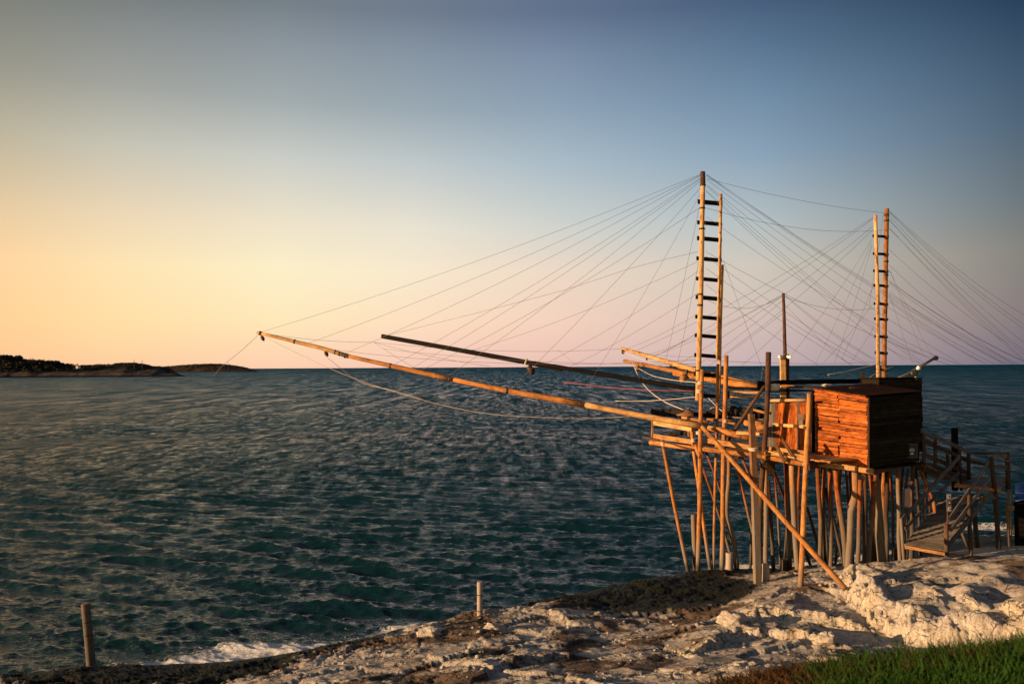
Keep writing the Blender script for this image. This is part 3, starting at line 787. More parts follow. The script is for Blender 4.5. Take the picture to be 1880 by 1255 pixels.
YM1, YM2 = 28.6, 35.5
mast1 = thing('ladder_mast', 'taller front ladder mast of pale poles with black rungs, nearest the golden boom', 'mast', P(1281, 1050, YM1), 'ladder masts of the fishing platform')
pole('pole', P(1281.5, 735, YM1), P(1291, 322, YM1), .098, .078, M['mastwood'], mast1, 12, 0.004)
pole('pole', P(1281, 1065, YM1 - .1), P(1289, 678, YM1 - .1), .085, .075, M['pole'], mast1, 12, 0.006)
lathe('mast_cap', [(.088, 0), (.096, .05), (.09, .42), (.084, .5)], P(1290.4, 341, YM1), M['dark'], mast1, 12)
pole('pole', P(1317, 660, YM1 + .35), P(1323.5, 356, YM1 + .35), .055, .055, M['mastwood'], mast1, 8, 0.004)
pole('pole', P(1319.5, 735, YM1 + .45), P(1326.5, 486, YM1 + .45), .054, .052, M['mastwood'], mast1, 8, 0.004)
pole('pole', P(1310, 1062, YM1 + .3), P(1318, 668, YM1 + .3), .045, .055, M['pole'], mast1, 8, 0.004)
for y in (371, 409, 438, 475, 512, 546, 582, 616, 652, 687, 725, 761):
    dx = (y - 371) * 0.022
    board('rung', P(1281.5 - dx, y - 1, YM1 + .14), P(1326 - dx * .7, y + 3, YM1 + .52), .05, .145 * random.uniform(.9, 1.12), M['black'], mast1)
for y in (340, 382, 420, 540, 560, 680, 700):
    x = 1291 - (y - 316) * 0.0225
    lathe('wire_binding', [(.10, -.03), (.108, 0), (.10, .03)], P(x, y, YM1), M['metal'], mast1, 10)

mast2 = thing('ladder_mast', 'shorter rear ladder mast of orange poles standing behind the hut roof', 'mast', P(1622, 1000, YM2), 'ladder masts of the fishing platform')
pole('pole', P(1620, 1000, YM2), P(1628, 383, YM2), .11, .095, M['pole'], mast2, 12, 0.003)
pole('pole', P(1613, 730, YM2 - .4), P(1611, 552, YM2 - .4), .08, .08, M['mastwood'], mast2, 8, 0.003)
pole('pole', P(1612, 560, YM2 - .5), P(1607, 395, YM2 - .5), .075, .08, M['mastwood'], mast2, 8, 0.004)
board('splice_board', P(1613.5, 576, YM2 - .55), P(1612.5, 550, YM2 - .55), .05, .06, M['grey'], mast2)
for y in (433, 465.5, 497, 523.5, 557, 585, 617, 647, 678):
    dx = (y - 433) * 0.02
    board('rung', P(1602.5 + dx, y, YM2 - .35), P(1631 - dx * .5, y + 1.5, YM2 + .1), .06, .115, M['black'], mast2)
for y in (395, 405, 480, 505):
    lathe('wire_binding', [(.10, -.04), (.115, 0), (.10, .04)], P(1628 - (y - 383) * .013, y, YM2), M['metal'], mast2, 10)

mast3 = thing('thin_mast', 'thin dark middle mast with two small white floodlights', 'mast', P(1438, 730, 31), None)
pole('pole', P(1443, 700, 31), P(1438, 538, 31), .075, .055, M['dark'], mast3, 10, 0.004)
board('mast_foot', P(1438, 800, 31.0), P(1437.5, 655, 31.0), .2, .13, M['mastwood'], mast3, up=(0, 1, 0))
pole('pole', P(1447, 800, 31.1), P(1446, 650, 31.1), .07, .07, M['dark'], mast3, 8, 0.003)
for px, s in ((1433.5, -1), (1448.5, 1)):
    q = P(px, 655, 30.9)
    lathe('floodlight', [(.03, -.09), (.055, -.08), (.075, .05), (.085, .08)], q, M['white'], mast3, 12, (s, -.3, -.2))
board('light_bracket', P(1434, 657, 30.95), P(1448, 657, 30.95), .04, .04, M['metal'], mast3)

# booms (antennae)
def boom(name, lab, segs, mat, grp=None, sleeves=(), seg=10):
    t = thing(name, lab, 'boom', segs[0][0], grp)
    for a, b_, r0, r1, mm in segs: pole('spar', a, b_, r0, r1, mm, t, seg, 0.003)
    return t

def lerp_px(a, b_, t): return [a[i] + (b_[i] - a[i]) * t for i in range(3)]
def PB(px):   # point on the golden boom
    pts = [(472, 610, 33.0), (600, 641, 32.4), (632, 652, 32.2), (820, 694, 31.2), (930, 717, 30.4), (1060, 740, 29.8), (1195, 766, 29.1), (1285, 781, 28.45), (1375, 803, 27.4)]
    for a, b_ in zip(pts[:-1], pts[1:]):
        if px <= b_[0]: return P(*lerp_px(a, b_, (px - a[0]) / (b_[0] - a[0])))
    return P(*pts[-1])
gold = thing('golden_boom', 'longest boom, golden jointed poles reaching far left over the water', 'boom', P(1285, 781, 28.4), 'booms reaching over the water')
for a, b_, r0, r1 in ((472, 640, .062, .09), (628, 832, .075, .10), (822, 1072, .085, .118), (1062, 1288, .092, .115)):
    n = 6
    pts = [PB(a + (b_ - a) * i / n) for i in range(n + 1)]
    tube('spar', pts, [r0 + (r1 - r0) * i / n for i in range(n + 1)], M['mastwood'] if a in (472, 1062) else M['pole'], gold, 12, 0.03)
tube('spar', [PB(1300), PB(1330), PB(1376)], [.08, .11, .115], M['pole'], gold, 12, 0.03)
for px in (478, 541, 616, 624, 634, 717, 802, 812, 826, 931, 1040, 1052, 1066, 1196, 1362):
    a = PB(px - 1.2); b_ = PB(px + 1.2)
    rr_ = .085 + .035 * (px - 472) / 900 + (.012 if px in (634, 826, 1066) else 0)
    tube('iron_band', [a, b_], [rr_, rr_], M['metal'], gold, 12, 0)
for px in (480, 597):
    a = PB(px); 
    lathe('pulley_block', [(.03, -.12), (.07, -.08), (.075, .04), (.03, .12)], a + Vector((.05, 0, -.19)), M['dark'], gold, 8, (.5, 0, -1))

dboom = thing('dark_boom', 'straight black boom pointing left above the golden one', 'boom', P(1280, 716, 29.6), 'booms reaching over the water')
pole('spar', P(1290, 717, 29.4), P(965, 664, 33), .085, .085, M['black'], dboom, 8, 0.001)
board('spar', P(1032, 676.5, 32.3), P(702, 617, 37.0), .16, .19, M['black'], dboom)
lathe('pulley_block', [(.05, -.2), (.12, -.14), (.13, .1), (.05, .2)], P(975, 679, 33), M['dark'], dboom, 8, (.6, 0, -1))
tube('rope_binding', [P(964, 663, 33), P(967, 664, 33)], [.14, .14], M['rope'], dboom, 10, 0)
cable('sling', [P(965, 664, 33), P(966, 672, 32.9), P(972, 676, 32.9)], .015, M['rope'], dboom)

fb1 = thing('far_boom', 'upper of the two short golden booms behind the front ladder mast', 'boom', P(1400, 706, 31), 'booms reaching over the water')
pole('spar', P(1280, 680, 33.5), P(1141, 639, 40), .11, .075, M['mastwood'], fb1, 10, 0.003)
pole('spar', P(1400, 712, 31), P(1240, 671, 36), .13, .11, M['pole'], fb1, 10, 0.003)
for px, py, Y in ((1188, 656, 38), (1232, 668, 36), (1238, 670, 35.8), (1350, 700, 32.5), (1375, 706, 31.9)):
    tube('iron_band', [P(px - 1, py - .3, Y), P(px + 1.4, py + .3, Y)], [.14, .14], M['metal'], fb1, 10, 0)
lathe('pulley_block', [(.04, -.12), (.08, -.08), (.08, .06), (.04, .12)], P(1144, 645, 39.8), M['dark'], fb1, 8, (0, 0, 1))
fb2 = thing('far_boom', 'lower of the two short orange booms behind the front ladder mast, with hanging blocks', 'boom', P(1400, 720, 30.5), 'booms reaching over the water')
pole('spar', P(1262, 686, 33), P(1146, 662, 37.5), .10, .075, M['pole'], fb2, 10, 0.003)
pole('spar', P(1395, 712, 30.6), P(1238, 684, 33.6), .14, .12, M['pole'], fb2, 10, 0.003)
tube('iron_band', [P(1258, 684.5, 33.1), P(1261, 685.2, 33.1)], [.16, .16], M['metal'], fb2, 10, 0)
for px, py, Y, s in ((1170, 674.5, 36.5, 1), (1254, 695, 33, 1.6)):
    lathe('pulley_block', [(.04 * s, -.11 * s), (.09 * s, -.06 * s), (.09 * s, .08 * s), (.04 * s, .12 * s)], P(px, py, Y), M['plank'], fb2, 8, (.2, 0, 1))

# ------------------------------------------------------------------ stay wires
WR = 0.0056
def wire(parent, a, b_, sag=0.0, r=None, mid=None):
    pa, pb = P(*a), P(*b_)
    d = 0.5 * (a[2] + b_[2])
    pts = [pa, pb] if mid is None else [pa] + [P(*q_) for q_ in mid] + [pb]
    return cable('stay_wire', pts, r or WR * max(1.0, d / 31.0), M['wire'], parent, sag, 4, 8)
T1a = (1289, 320, YM1)
for (a, b_, sg) in [((1288, 319, YM1), (480, 609, 32.9), .25), ((1287, 321, YM1), (560, 632, 32.6), .25), ((1287, 322, YM1), (633, 649, 32.1), .25),
                    ((1287, 326, YM1), (718, 672, 31.7), .2), ((1287, 328, YM1), (752, 678, 31.5), .2), ((1286, 332, YM1), (820, 692, 31.2), .2), ((1286, 345, YM1), (935, 716, 30.4), .15),
                    ((1285, 357, YM1), (1083, 700, 31.5), .15), ((1284, 382, YM1), (770, 681, 31.4), .25), ((1283, 385, YM1), (1222, 662, 36), .1), ((1283, 480, YM1), (1244, 666, 35.5), .1),
                    ((1281, 480, YM1), (868, 642, 34.5), .2), ((1281, 498, YM1), (1000, 668, 32.7), .15), ((1281, 538, YM1), (1040, 676, 32.2), .12),
                    ((1281, 576, YM1), (1150, 640, 39), .1), ((1281, 610, YM1), (1190, 656, 38), .1)]:
    wire(mast1, a, b_, sg)
wire(mast1, (1281, 462, YM1), (704, 617, 36.8), 0, None, [(1160, 492, 30), (1040, 531, 32), (900, 568, 34), (780, 598, 36)])
for (a, b_, sg) in [((1297, 320, YM1), (1880, 682, 38), .35), ((1297, 321, YM1), (1862, 668, 38), .3), ((1297, 323, YM1), (1846, 668, 38), .3), ((1298, 330, YM1), (1800, 664, 38), .3),
                    ((1298, 340, YM1), (1765, 668, 38), .3), ((1298, 342, YM1), (1700, 668, 37), .3), ((1297, 350, YM1), (1692, 668, 37), .25), ((1297, 352, YM1), (1660, 660, 36), .25),
                    ((1297, 398, YM1), (1640, 612, 35), .2), ((1296, 462, YM1), (1690, 650, 36), .2), ((1296, 470, YM1), (1632, 690, 35), .15), ((1296, 492, YM1), (1600, 690, 34), .15), ((1296, 522, YM1), (1502, 670, 34), .1),
                    ((1328, 478, YM1 + .4), (1398, 672, 31), .05), ((1296, 402, YM1), (1282, 560, YM1 - 1), .0)]:
    wire(mast1, a, b_, sg)
wire(mast1, (1298, 328, YM1), (1626, 391, YM2), .15)
wire(mast1, (1297, 382, YM1), (1626, 422, YM2), .35)
for (a, b_, sg) in [((1605, 398, 35), (1165, 645, 38), .3), ((1605, 400, 35), (1190, 660, 37), .3), ((1603, 415, 35), (1240, 672, 35.5), .25), ((1602, 422, 35), (1330, 650, 33), .2), ((1600, 440, 35), (1455, 650, 33), .15),
                    ((1600, 446, 35), (1497, 668, 33), .12), ((1601, 450, 35), (1532, 668, 33), .1), ((1601, 530, 35), (1545, 660, 33), .08), ((1601, 560, 35), (1510, 668, 33), .08), ((1622, 392, 35.4), (1596, 560, 34.5), .05),
                    ((1604, 600, 35), (1560, 668, 33.5), .05)]:
    wire(mast2, a, b_, sg)
for (a, b_, sg) in [((1633, 387, YM2), (1905, 592, 42), .35), ((1633, 389, YM2), (1905, 612, 42), .3), ((1633, 390, YM2), (1905, 620, 42), .35), ((1633, 397, YM2), (1905, 648, 42), .3), ((1633, 403, YM2), (1905, 664, 42), .3),
                    ((1633, 405, YM2), (1905, 672, 42), .25), ((1633, 418, YM2), (1905, 684, 41), .25), ((1633, 420, YM2), (1890, 668, 41), .1), ((1632, 458, YM2), (1850, 630, 41), .2), ((1632, 486, YM2), (1860, 668, 41), .25),
                    ((1632, 515, YM2), (1893, 668, 40), .25), ((1632, 517, YM2), (1880, 664, 40), .2), ((1632, 520, YM2), (1870, 668, 40), .25), ((1632, 535, YM2), (1840, 666, 40), .15), ((1632, 550, YM2), (1826, 668, 40), .15),
                    ((1632, 553, YM2), (1812, 668, 40), .15), ((1633, 495, YM2), (1695, 652, 33), .03), ((1634, 497, YM2), (1712, 655, 31.5), .05), ((1633, 540, YM2), (1676, 668, 33), .03), ((1632, 610, YM2), (1760, 668, 38), .1),
                    ((1631, 618, YM2), (1745, 670, 38), .1), ((1631, 626, YM2), (1718, 660, 32), .05), ((1631, 640, YM2), (1705, 672, 34), .05)]:
    wire(mast2, a, b_, sg)
for (a, b_, sg) in [((1435, 541, 31), (1215, 648, 35), .15), ((1435, 543, 31), (1180, 655, 36), .15), ((1435, 545, 31), (1300, 552, 29), .35), ((1436, 552, 31), (1262, 682, 33), .1), ((1437, 575, 31), (1300, 672, 32), .05), ((1438, 600, 31), (1360, 672, 32), .05),
                    ((1441, 541, 31), (1628, 672, 35), .15), ((1441, 545, 31), (1612, 565, 35), .25), ((1441, 543, 31), (1600, 658, 34), .15), ((1443, 585, 31), (1612, 680, 34), .1), ((1442, 560, 31), (1560, 668, 34), .1)]:
    wire(mast3, a, b_, sg)
# lines strung from boom to boom
for k, (a, b_, sg, lab) in enumerate([((480, 611, 32.9), (685, 628, 36), .1, 'faint line from the golden boom tip to a knot in the rigging'), ((686, 628, 36), (770, 680, 31.4), .03, 'faint line falling from the left knot to the golden boom'),
                                      ((686, 628, 36), (1140, 640, 40), .25, 'long faint line between the left knot and the far boom tip'), ((600, 640, 32.4), (1282, 660, 29), .35, 'long faint line just above the horizon behind the dark boom'),
                                      ((686, 628, 36), (900, 672, 36), .1, 'faint line sloping right from the left knot to the horizon'), ((1024, 641, 38), (1062, 673, 33), .02, 'short faint line falling from the right knot'),
                                      ((702, 640, 36), (1281, 668, 29), .2, 'lowest faint line between dark boom and ladder mast'), ((1141, 640, 40), (1281, 655, 29), .1, 'faint line from the far boom tip to the ladder mast'),
                                      ((1300, 661, 29), (1620, 664, 35), .1, 'faint line along the horizon between the two ladder masts')]):
    tag(cable('rigging_line', [P(*a), P(*b_)], WR, M['wire'], None, sg, 4, 8), lab, 'line', 'lines strung between the booms')

# ropes
def rope(pts, lab, r=.012, mat='rope', grp='pale ropes of the rigging'):
    tag(cable('rope', [P(*q_) for q_ in pts], r, M[mat], None, 0, 5), lab, 'rope', grp)
rope([(482, 616, 32.9), (560, 655, 32.8), (640, 690, 32.4), (750, 727, 31.8), (880, 757, 31), (1020, 767, 30.3), (1100, 767, 30), (1200, 761, 29.4)], 'long slack rope hanging below the golden boom in a wide curve', .007)
rope([(598, 654, 32.4), (660, 700, 33), (720, 716, 32.2), (780, 734, 31.8)], 'thin rope dropping from the pulley left on the golden boom', .009)
rope([(1160, 662, 36), (1172, 690, 34.5), (1190, 715, 32), (1220, 737, 30), (1255, 752, 29)], 'white rope curving from the lower far boom down to the winch', .016)
rope([(1172, 676, 36), (1200, 690, 34), (1240, 698, 32), (1282, 702, 29.5)], 'slack white rope from the hanging block to the ladder mast', .014)
rope([(1144, 646, 39), (1180, 660, 37), (1240, 680, 35), (1280, 690, 33)], 'rope stretched along the underside of the upper far boom', .013)
rope([(1035, 702, 32), (1070, 705, 31.5), (1120, 711, 31), (1200, 716, 30), (1282, 717, 29.4)], 'red rope stretched over the water to the ladder mast', .010, 'redrope')
rope([(1130, 736, 31), (1180, 736, 30.5), (1240, 732, 29.6), (1282, 727, 29.2)], 'pale rope reaching the ladder mast below the red one', .012)
rope([(1298, 727, 29), (1315, 745, 28.8), (1326, 755, 28.4)], 'short rope tied from ladder mast to the standing pole', .014)
rope([(1296, 754, 28.6), (1315, 745, 28.6), (1345, 730, 30), (1362, 716, 31)], 'short rope rising right across the standing pole', .012)
rope([(1520, 688, 31), (1560, 680, 32), (1600, 671, 34), (1618, 666, 35)], 'pale rope with a knotted end tied to the rear mast', .018)
rope([(1400, 676, 29.5), (1398, 690, 29.5), (1396, 702, 29.5)], 'short vertical rope left of the dark standing pole', .014)
rope([(1400, 674, 29.4), (1410, 688, 29.4), (1421, 698, 29.4)], 'short rope sloping down right behind the dark pole', .014)
rope([(1640, 672, 35), (1600, 690, 33), (1592, 702, 31.5)], 'short rope falling left from the rear mast', .014)
rope([(475, 614, 32.9), (440, 646, 33.5), (412, 668, 34), (392, 690, 34.5)], 'thin line falling from the golden boom tip towards the sea', .008, 'wire')

# ------------------------------------------------------------------ fishing platform
pf = thing('fishing_platform', 'timber fishing platform standing on many slanting piles above the rocks', 'fishing platform', (8.8, 28.0, 0.4))
def gY(py, px, z): return PZ(px, py, z).y
def pile(pts, r, mat, z=None, Y=None, dY=0.0, name='pile', seg=10):
    """pts photo points from top to foot"""
    px, py = pts[-1]
    Yb = Y if Y else gY(py, px, z if z is not None else .35)
    n = len(pts); L = []
    for i, (a, b_) in enumerate(pts):
        L.append(P(a, b_, Yb + dY * (1 - i / (n - 1))))
    foot = L[-1] + (L[-1] - L[-2]).normalized() * 0.7
    L = L + [foot]
    # resample with small wobble
    out = []; rad = []
    for i in range(len(L) - 1):
        m_ = 4 if n == 2 and i == 0 else 2
        for k in range(m_):
            out.append(L[i].lerp(L[i + 1], k / m_) + Vector((random.uniform(-1, 1), random.uniform(-1, 1), 0)) * r * .24)
            rad.append(r * random.uniform(.93, 1.07) * (0.86 + 0.12 * len(out) / 8))
    out.append(L[-1]); rad.append(r)
    return tube(name, out, rad, M[mat], pf, seg, 0.04)
pile([(1215, 806), (1264, 1056)], .072, 'pole', Y=29.0, dY=1.2)
pile([(1267, 770), (1283, 900), (1304, 1050)], .070, 'pole', Y=28.9, dY=.2)
pile([(1291, 860), (1325, 960), (1345, 1030)], .055, 'pile', Y=29.5)
pile([(1296, 828), (1324, 905), (1336, 960)], .045, 'pile', Y=30.0)
pile([(1338, 830), (1337, 888), (1334, 935), (1337, 955), (1345, 980), (1350, 1007), (1352, 1048)], .085, 'trunk', Y=29.2)
pile([(1351, 850), (1368, 918), (1384, 985), (1392, 1020)], .050, 'pile', Y=28.9)
pile([(1361, 835), (1378, 880), (1400, 940)], .045, 'pile', Y=30)
pile([(1406, 848), (1408, 923), (1406, 1000), (1405, 1045)], .085, 'trunk', Y=28.4)
pile([(1411, 880), (1420, 1052)], .075, 'dark', Y=29.2)
pile([(1441, 838), (1446, 923), (1450, 1050)], .085, 'pile', Y=29.0)
pile([(1454, 840), (1456, 905), (1464, 1052)], .105, 'trunk', Y=28.0)
pile([(1468, 845), (1464, 930), (1466, 1046)], .085, 'pile', Y=29.0)
pile([(1412, 845), (1446, 925), (1475, 1005), (1493, 1050)], .060, 'pile', Y=30.0)
pile([(1350, 850), (1420, 900), (1470, 925), (1500, 990), (1508, 1030)], .05, 'dark', Y=30.5) if False else None
pile([(1480, 930), (1500, 992), (1512, 1040)], .065, 'dark', Y=29.8)
pile([(1501, 850), (1506, 954), (1506, 1050)], .085, 'pile', Y=28.6)
pile([(1514, 850), (1511, 906), (1515, 1030)], .065, 'pile', Y=30.0)
pile([(1524, 855), (1525, 1054)], .085, 'pile', Y=27.8)
pile([(1515, 895), (1551, 1045)], .075, 'dark', Y=29.4)
pile([(1535, 852), (1537, 906), (1549, 970), (1553, 1045)], .115, 'pile', Y=28.4)
pile([(1561, 850), (1563, 925), (1566, 1040)], .065, 'pile', Y=29.6)
pile([(1574, 845), (1569, 887), (1571, 906), (1563, 939), (1558, 1050)], .115, 'trunk', Y=26.9)
pile([(1570, 860), (1584, 878), (1577, 893)], .07, 'trunk', Y=27.0)
pile([(1580, 880), (1577, 950), (1574, 1045)], .075, 'pile', Y=26.8)
pile([(1588, 862), (1588, 1042)], .085, 'dark', Y=28.6)
pile([(1597, 862), (1603, 915), (1612, 1000)], .070, 'pile', Y=28.4)
pile([(1608, 862), (1602, 944), (1593, 1042)], .085, 'pile', Y=27.0)
pile([(1609, 880), (1613, 940), (1619, 1034)], .15, 'trunk', Y=27.6)
pile([(1600, 920), (1603, 1034)], .08, 'dark', Y=28.8)
pile([(1627, 860), (1628, 1030)], .085, 'dark', Y=28.2)
pile([(1648, 858), (1652, 1030)], .070, 'trunk', Y=26.9)
pile([(1676, 852), (1674, 1000)], .075, 'dark', Y=28.2)
pile([(1668, 860), (1661, 900), (1664, 1010)], .055, 'pile', Y=28.6)
pile([(1688, 862), (1714, 920), (1728, 1000)], .075, 'pile', Y=28.6)
for (x0, x1, Yb, rr_, mm) in ((1509, 1520, 30.6, .05, 'dark'), (1545, 1534, 30.4, .055, 'pile'), (1553, 1560, 30.8, .05, 'dark'), (1584, 1590, 30.2, .06, 'pile'), (1618, 1607, 30.4, .055, 'dark'), (1634, 1640, 30.6, .06, 'pile'),
                              (1658, 1650, 30.2, .05, 'dark'), (1420, 1433, 30.4, .05, 'pile'), (1390, 1378, 30.2, .05, 'dark'), (1452, 1440, 30.8, .045, 'dark'), (1680, 1690, 29.6, .06, 'dark'), (1700, 1698, 30.2, .055, 'dark')):
    pile([(x0, 850), ((x0 + x1) / 2 + random.uniform(-3, 3), 930), (x1, 1034)], rr_, mm, Y=Yb)
# tall standing posts
pole('post', P(1325, 1062, 28.2), P(1333.5, 652, 28.2), .082, .072, M['pole'], pf, 10, .006)
pole('post', P(1393, 1062, 27.2), P(1411, 646, 26.6), .085, .082, M['dark'], pf, 10, .012)
pole('post', P(1470, 1076, 24.1), P(1486, 722, 24.0), .082, .072, M['pole'], pf, 10, .006)
V, Fc = tube_geo([Vector((0, 0, 0)), Vector((.02, .0, 2.5)), Vector((0, 0, 5.55))], [.14, .128, .115], 4, 0.02)
M4 = frame_to(P(1391, 1080, 26.2), P(1379, 752, 26.1)) @ Matrix.Rotation(R(20), 4, 'Z')
o = link('post', mesh('post', V, Fc), M4, pf, M['trunk'])
# long diagonal brace
pole('brace', P(1552, 1080, 22.6), P(1289, 783, 28.0), .085, .075, M['pole'], pf, 10, .004)
pole('brace', P(1330, 816, 28.5), P(1404, 708, 27.5), .068, .06, M['dark'], pf, 8, .02)
for k, (px, py, Y, rr_) in enumerate(((1284, 779, 28.55, .10), (1283, 792, 28.55, .10), (1331.5, 770, 28.2, .085), (1407, 840, 26.7, .095), (1383, 822, 26.1, .15), (1480, 850, 24.1, .09), (1480, 783, 24.05, .085), (1217, 812, 30.0, .085),
                                     (1273, 806, 29.0, .085), (1330, 816, 28.2, .085), (1286, 700, 28.5, .10), (1284, 716, 28.5, .115), (1410, 712, 26.6, .095))):
    for q_ in range(3):
        a = P(px, py + q_ * 2.3, Y)
        tube('rope_lashing', [a - Vector((0, 0, .016)), a + Vector((random.uniform(-.006, .006), 0, .016))], [rr_, rr_ * 1.03], M['rope' if k % 3 else 'metal'], pf, 10, .03)
# long edge logs and planks
pole('edge_log', P(1194, 812, 30.6), P(1292, 825, 28.6), .085, .085, M['pole'], pf, 10, .004)
pole('edge_log', P(1292, 824, 28.5), P(1402, 838, 26.6), .085, .085, M['pole'], pf, 10, .004)
pole('edge_log', P(1402, 838, 26.5), P(1482, 852, 25.1), .085, .09, M['pole'], pf, 10, .004)
board('edge_plank', P(1200, 800, 30.5), P(1272, 811, 29.0), .05, .17, M['plank'], pf)
board('edge_plank', P(1296, 808, 28.6), P(1385, 822, 27.0), .06, .17, M['plank'], pf)
board('edge_plank', P(1404, 829, 26.4), P(1482, 840, 25.2), .05, .15, M['plank'], pf)
board('rail_plank', P(1200, 776, 30.6), P(1270, 788, 29.0), .04, .15, M['mastwood'], pf)
board('rail_post', P(1197, 812, 30.8), P(1198.5, 770, 30.8), .07, .1, M['plank'], pf, up=(0, 1, 0))
pole('edge_pole', P(1180, 801, 31.0), P(1273, 826, 28.8), .03, .04, M['dark'], pf, 8, .01)
board('cross_beam', P(1287, 832, 28.6), P(1292, 820, 36), .14, .2, M['dark'], pf)
board('cross_beam', P(1287, 838, 28.4), P(1278, 818, 28.9), .14, .2, M['pole'], pf)
board('cross_beam', P(1352, 838, 27.4), P(1362, 832, 34), .14, .2, M['dark'], pf)
board('cross_beam', P(1410, 850, 26.3), P(1452, 832, 32), .16, .22, M['dark'], pf)
board('cross_beam', P(1418, 866, 26.4), P(1404, 852, 26.2), .14, .16, M['plank'], pf)
board('cross_beam', P(1482, 856, 25.4), P(1560, 836, 32), .16, .22, M['dark'], pf)
board('cross_beam', P(1600, 864, 25.2), P(1680, 846, 28), .16, .22, M['dark'], pf)
pole('edge_log', P(1502, 850, 26.3), P(1572, 860, 25.2), .095, .09, M['mastwood'], pf, 10, .004)
board('edge_log', P(1578, 861, 25.0), P(1602, 865, 24.7), .14, .15, M['plank'], pf)
# deck boards: the platform runs along e, the boards lie across it
e0 = Vector((5.75, 30.45)); e1 = Vector((9.45, 24.55)); eu = (e1 - e0).normalized(); ev = Vector((-eu.y, eu.x)) * -1
ev = Vector((0.86, 0.51))
Ld = (e1 - e0).length; nb_ = 36
for i in range(nb_):
    s = (i + .5) / nb_ * Ld; q = e0 + eu * s + ev * 0.10
    Wd = 3.2 if s < 2.6 else 5.2
    if 5.4 < s: Wd = 1.6
    a = Vector((q.x, q.y, 4.70 + random.uniform(-.012, .012))); c_ = Vector((q.x + ev.x * Wd, q.y + ev.y * Wd, 4.70 + random.uniform(-.012, .012)))
    board('deck_board', a, c_, Ld / nb_ * .93, .045, M['plank'] if s > 2 else M['grey'], pf)
# floor under the hut
for i in range(16):
    a = P(1506, 846, 26.6); b_ = P(1596, 858, 24.95); q = a.lerp(b_, (i + .5) / 16)
    board('deck_board', Vector((q.x, q.y, 4.43)), Vector((q.x + 2.75 * .86, q.y + 2.75 * .51, 4.43)), .115, .05, M['hutshade'], pf)
# black beam and neighbours behind
for a, b_, w_, h_, mm in ((P(1398, 706, 29.5), P(1440, 701, 30), .2, .16, 'black'), (P(1436, 701.5, 29.8), P(1597, 699, 31.5), .16, .17, 'black'), (P(1330, 711, 30.6), P(1400, 713, 29.8), .1, .08, 'black'),
                          (P(1395, 716, 30), P(1500, 717, 30.6), .1, .07, 'black')):
    board('black_beam', a, b_, w_, h_, M[mm], pf)
board('beam_end', P(1396, 716, 29.4), P(1396, 699, 29.4), .18, .2, M['black'], pf, up=(0, 1, 0))
for py in (719.5, 727.5):
    board('yellow_plank', P(1338, py, 30.6), P(1398, py + .6, 30.2), .05, .085, M['mastwood'], pf)
board('beam_end', P(1336, 731, 30.6), P(1336, 717, 30.6), .1, .1, M['black'], pf, up=(0, 1, 0))
pole('edge_pole', P(1420, 706, 30.5), P(1500, 711, 30), .035, .03, M['pole'], pf, 8, .01)
pole('edge_pole', P(1445, 710, 30.2), P(1505, 712, 29), .03, .03, M['dark'], pf, 8, .01)
pole('post', P(1583, 720, 30.5), P(1584, 684, 30.5), .07, .065, M['pole'], pf, 10, .004)
board('rail_plank', P(1384, 752, 27.8), P(1405, 757, 27.2), .05, .08, M['plank'], pf)
board('rail_plank', P(1330, 764, 29), P(1402, 770, 28), .05, .05, M['grey'], pf)
pole('edge_log', P(1368, 776, 28), P(1400, 779, 27.5), .10, .11, M['pole'], pf, 10, .01)
pole('edge_log', P(1336, 773, 28.6), P(1356, 779, 28.4), .06, .06, M['pole'], pf, 8, .02)
pole('edge_log', P(1390, 786, 27.2), P(1408, 782, 27), .09, .10, M['pole'], pf, 10, .02)
board('deck_board', P(1360, 793, 27.7), P(1402, 796, 27), .5, .1, M['mastwood'], pf)
# slanted planks leaning at the screen's foot
board('leaning_plank', P(1424, 815, 25.9), P(1441, 848, 25.5), .04, .13, M['dark'], pf)
board('leaning_plank', P(1436, 806, 26), P(1462, 846, 25.4), .04, .12, M['dark'], pf)
board('leaning_plank', P(1404, 826, 26.2), P(1480, 846, 25.2), .05, .04, M['mastwood'], pf)

# plank screen
scn = thing('plank_screen', 'screen of narrow upright orange boards left of the hut', 'screen', P(1445, 833, 27))
A0, A1 = P(1407, 740, 27.4), P(1482, 738, 26.5); B0, B1 = P(1407, 833, 27.4), P(1482, 838, 26.5)
ns = 17
for i in range(ns):
    t0 = (i + .5) / ns; a = B0.lerp(B1, t0); c_ = A0.lerp(A1, t0)
    a.z = 4.72; c_.z += random.uniform(-.02, .02)
    g = i < 4 or i == 13
    board('upright_board', a, c_, (A1 - A0).length / ns * .92, .03, M['grey'] if g else M['hut'], scn, up=(-.4, -.9, 0))
o1 = Vector((-.03, -.07, 0))
pole('top_rail', P(1412, 735, 27.25), P(1480, 734, 26.3), .05, .045, M['mastwood'], scn, 8, .01)
board('middle_rail', P(1419, 779, 27.15), P(1480, 783, 26.35), .05, .10, M['mastwood'], scn)
board('lower_rail', P(1412, 824, 27.1), P(1480, 832, 26.3), .05, .17, M['plank'], scn)
board('shutter', P(1470, 779, 26.45), P(1470.5, 760, 26.45), .15, .03, M['grey'], scn, up=(-.4, -.9, 0))
board('door_jamb', P(1489, 834, 27.2), P(1491, 733, 27.2), .05, .06, M['hut'], scn, up=(-.4, -.9, 0))
board('door_jamb', P(1493, 846, 27.3), P(1493, 716, 27.3), .12, .10, M['black'], scn, up=(-.4, -.9, 0))

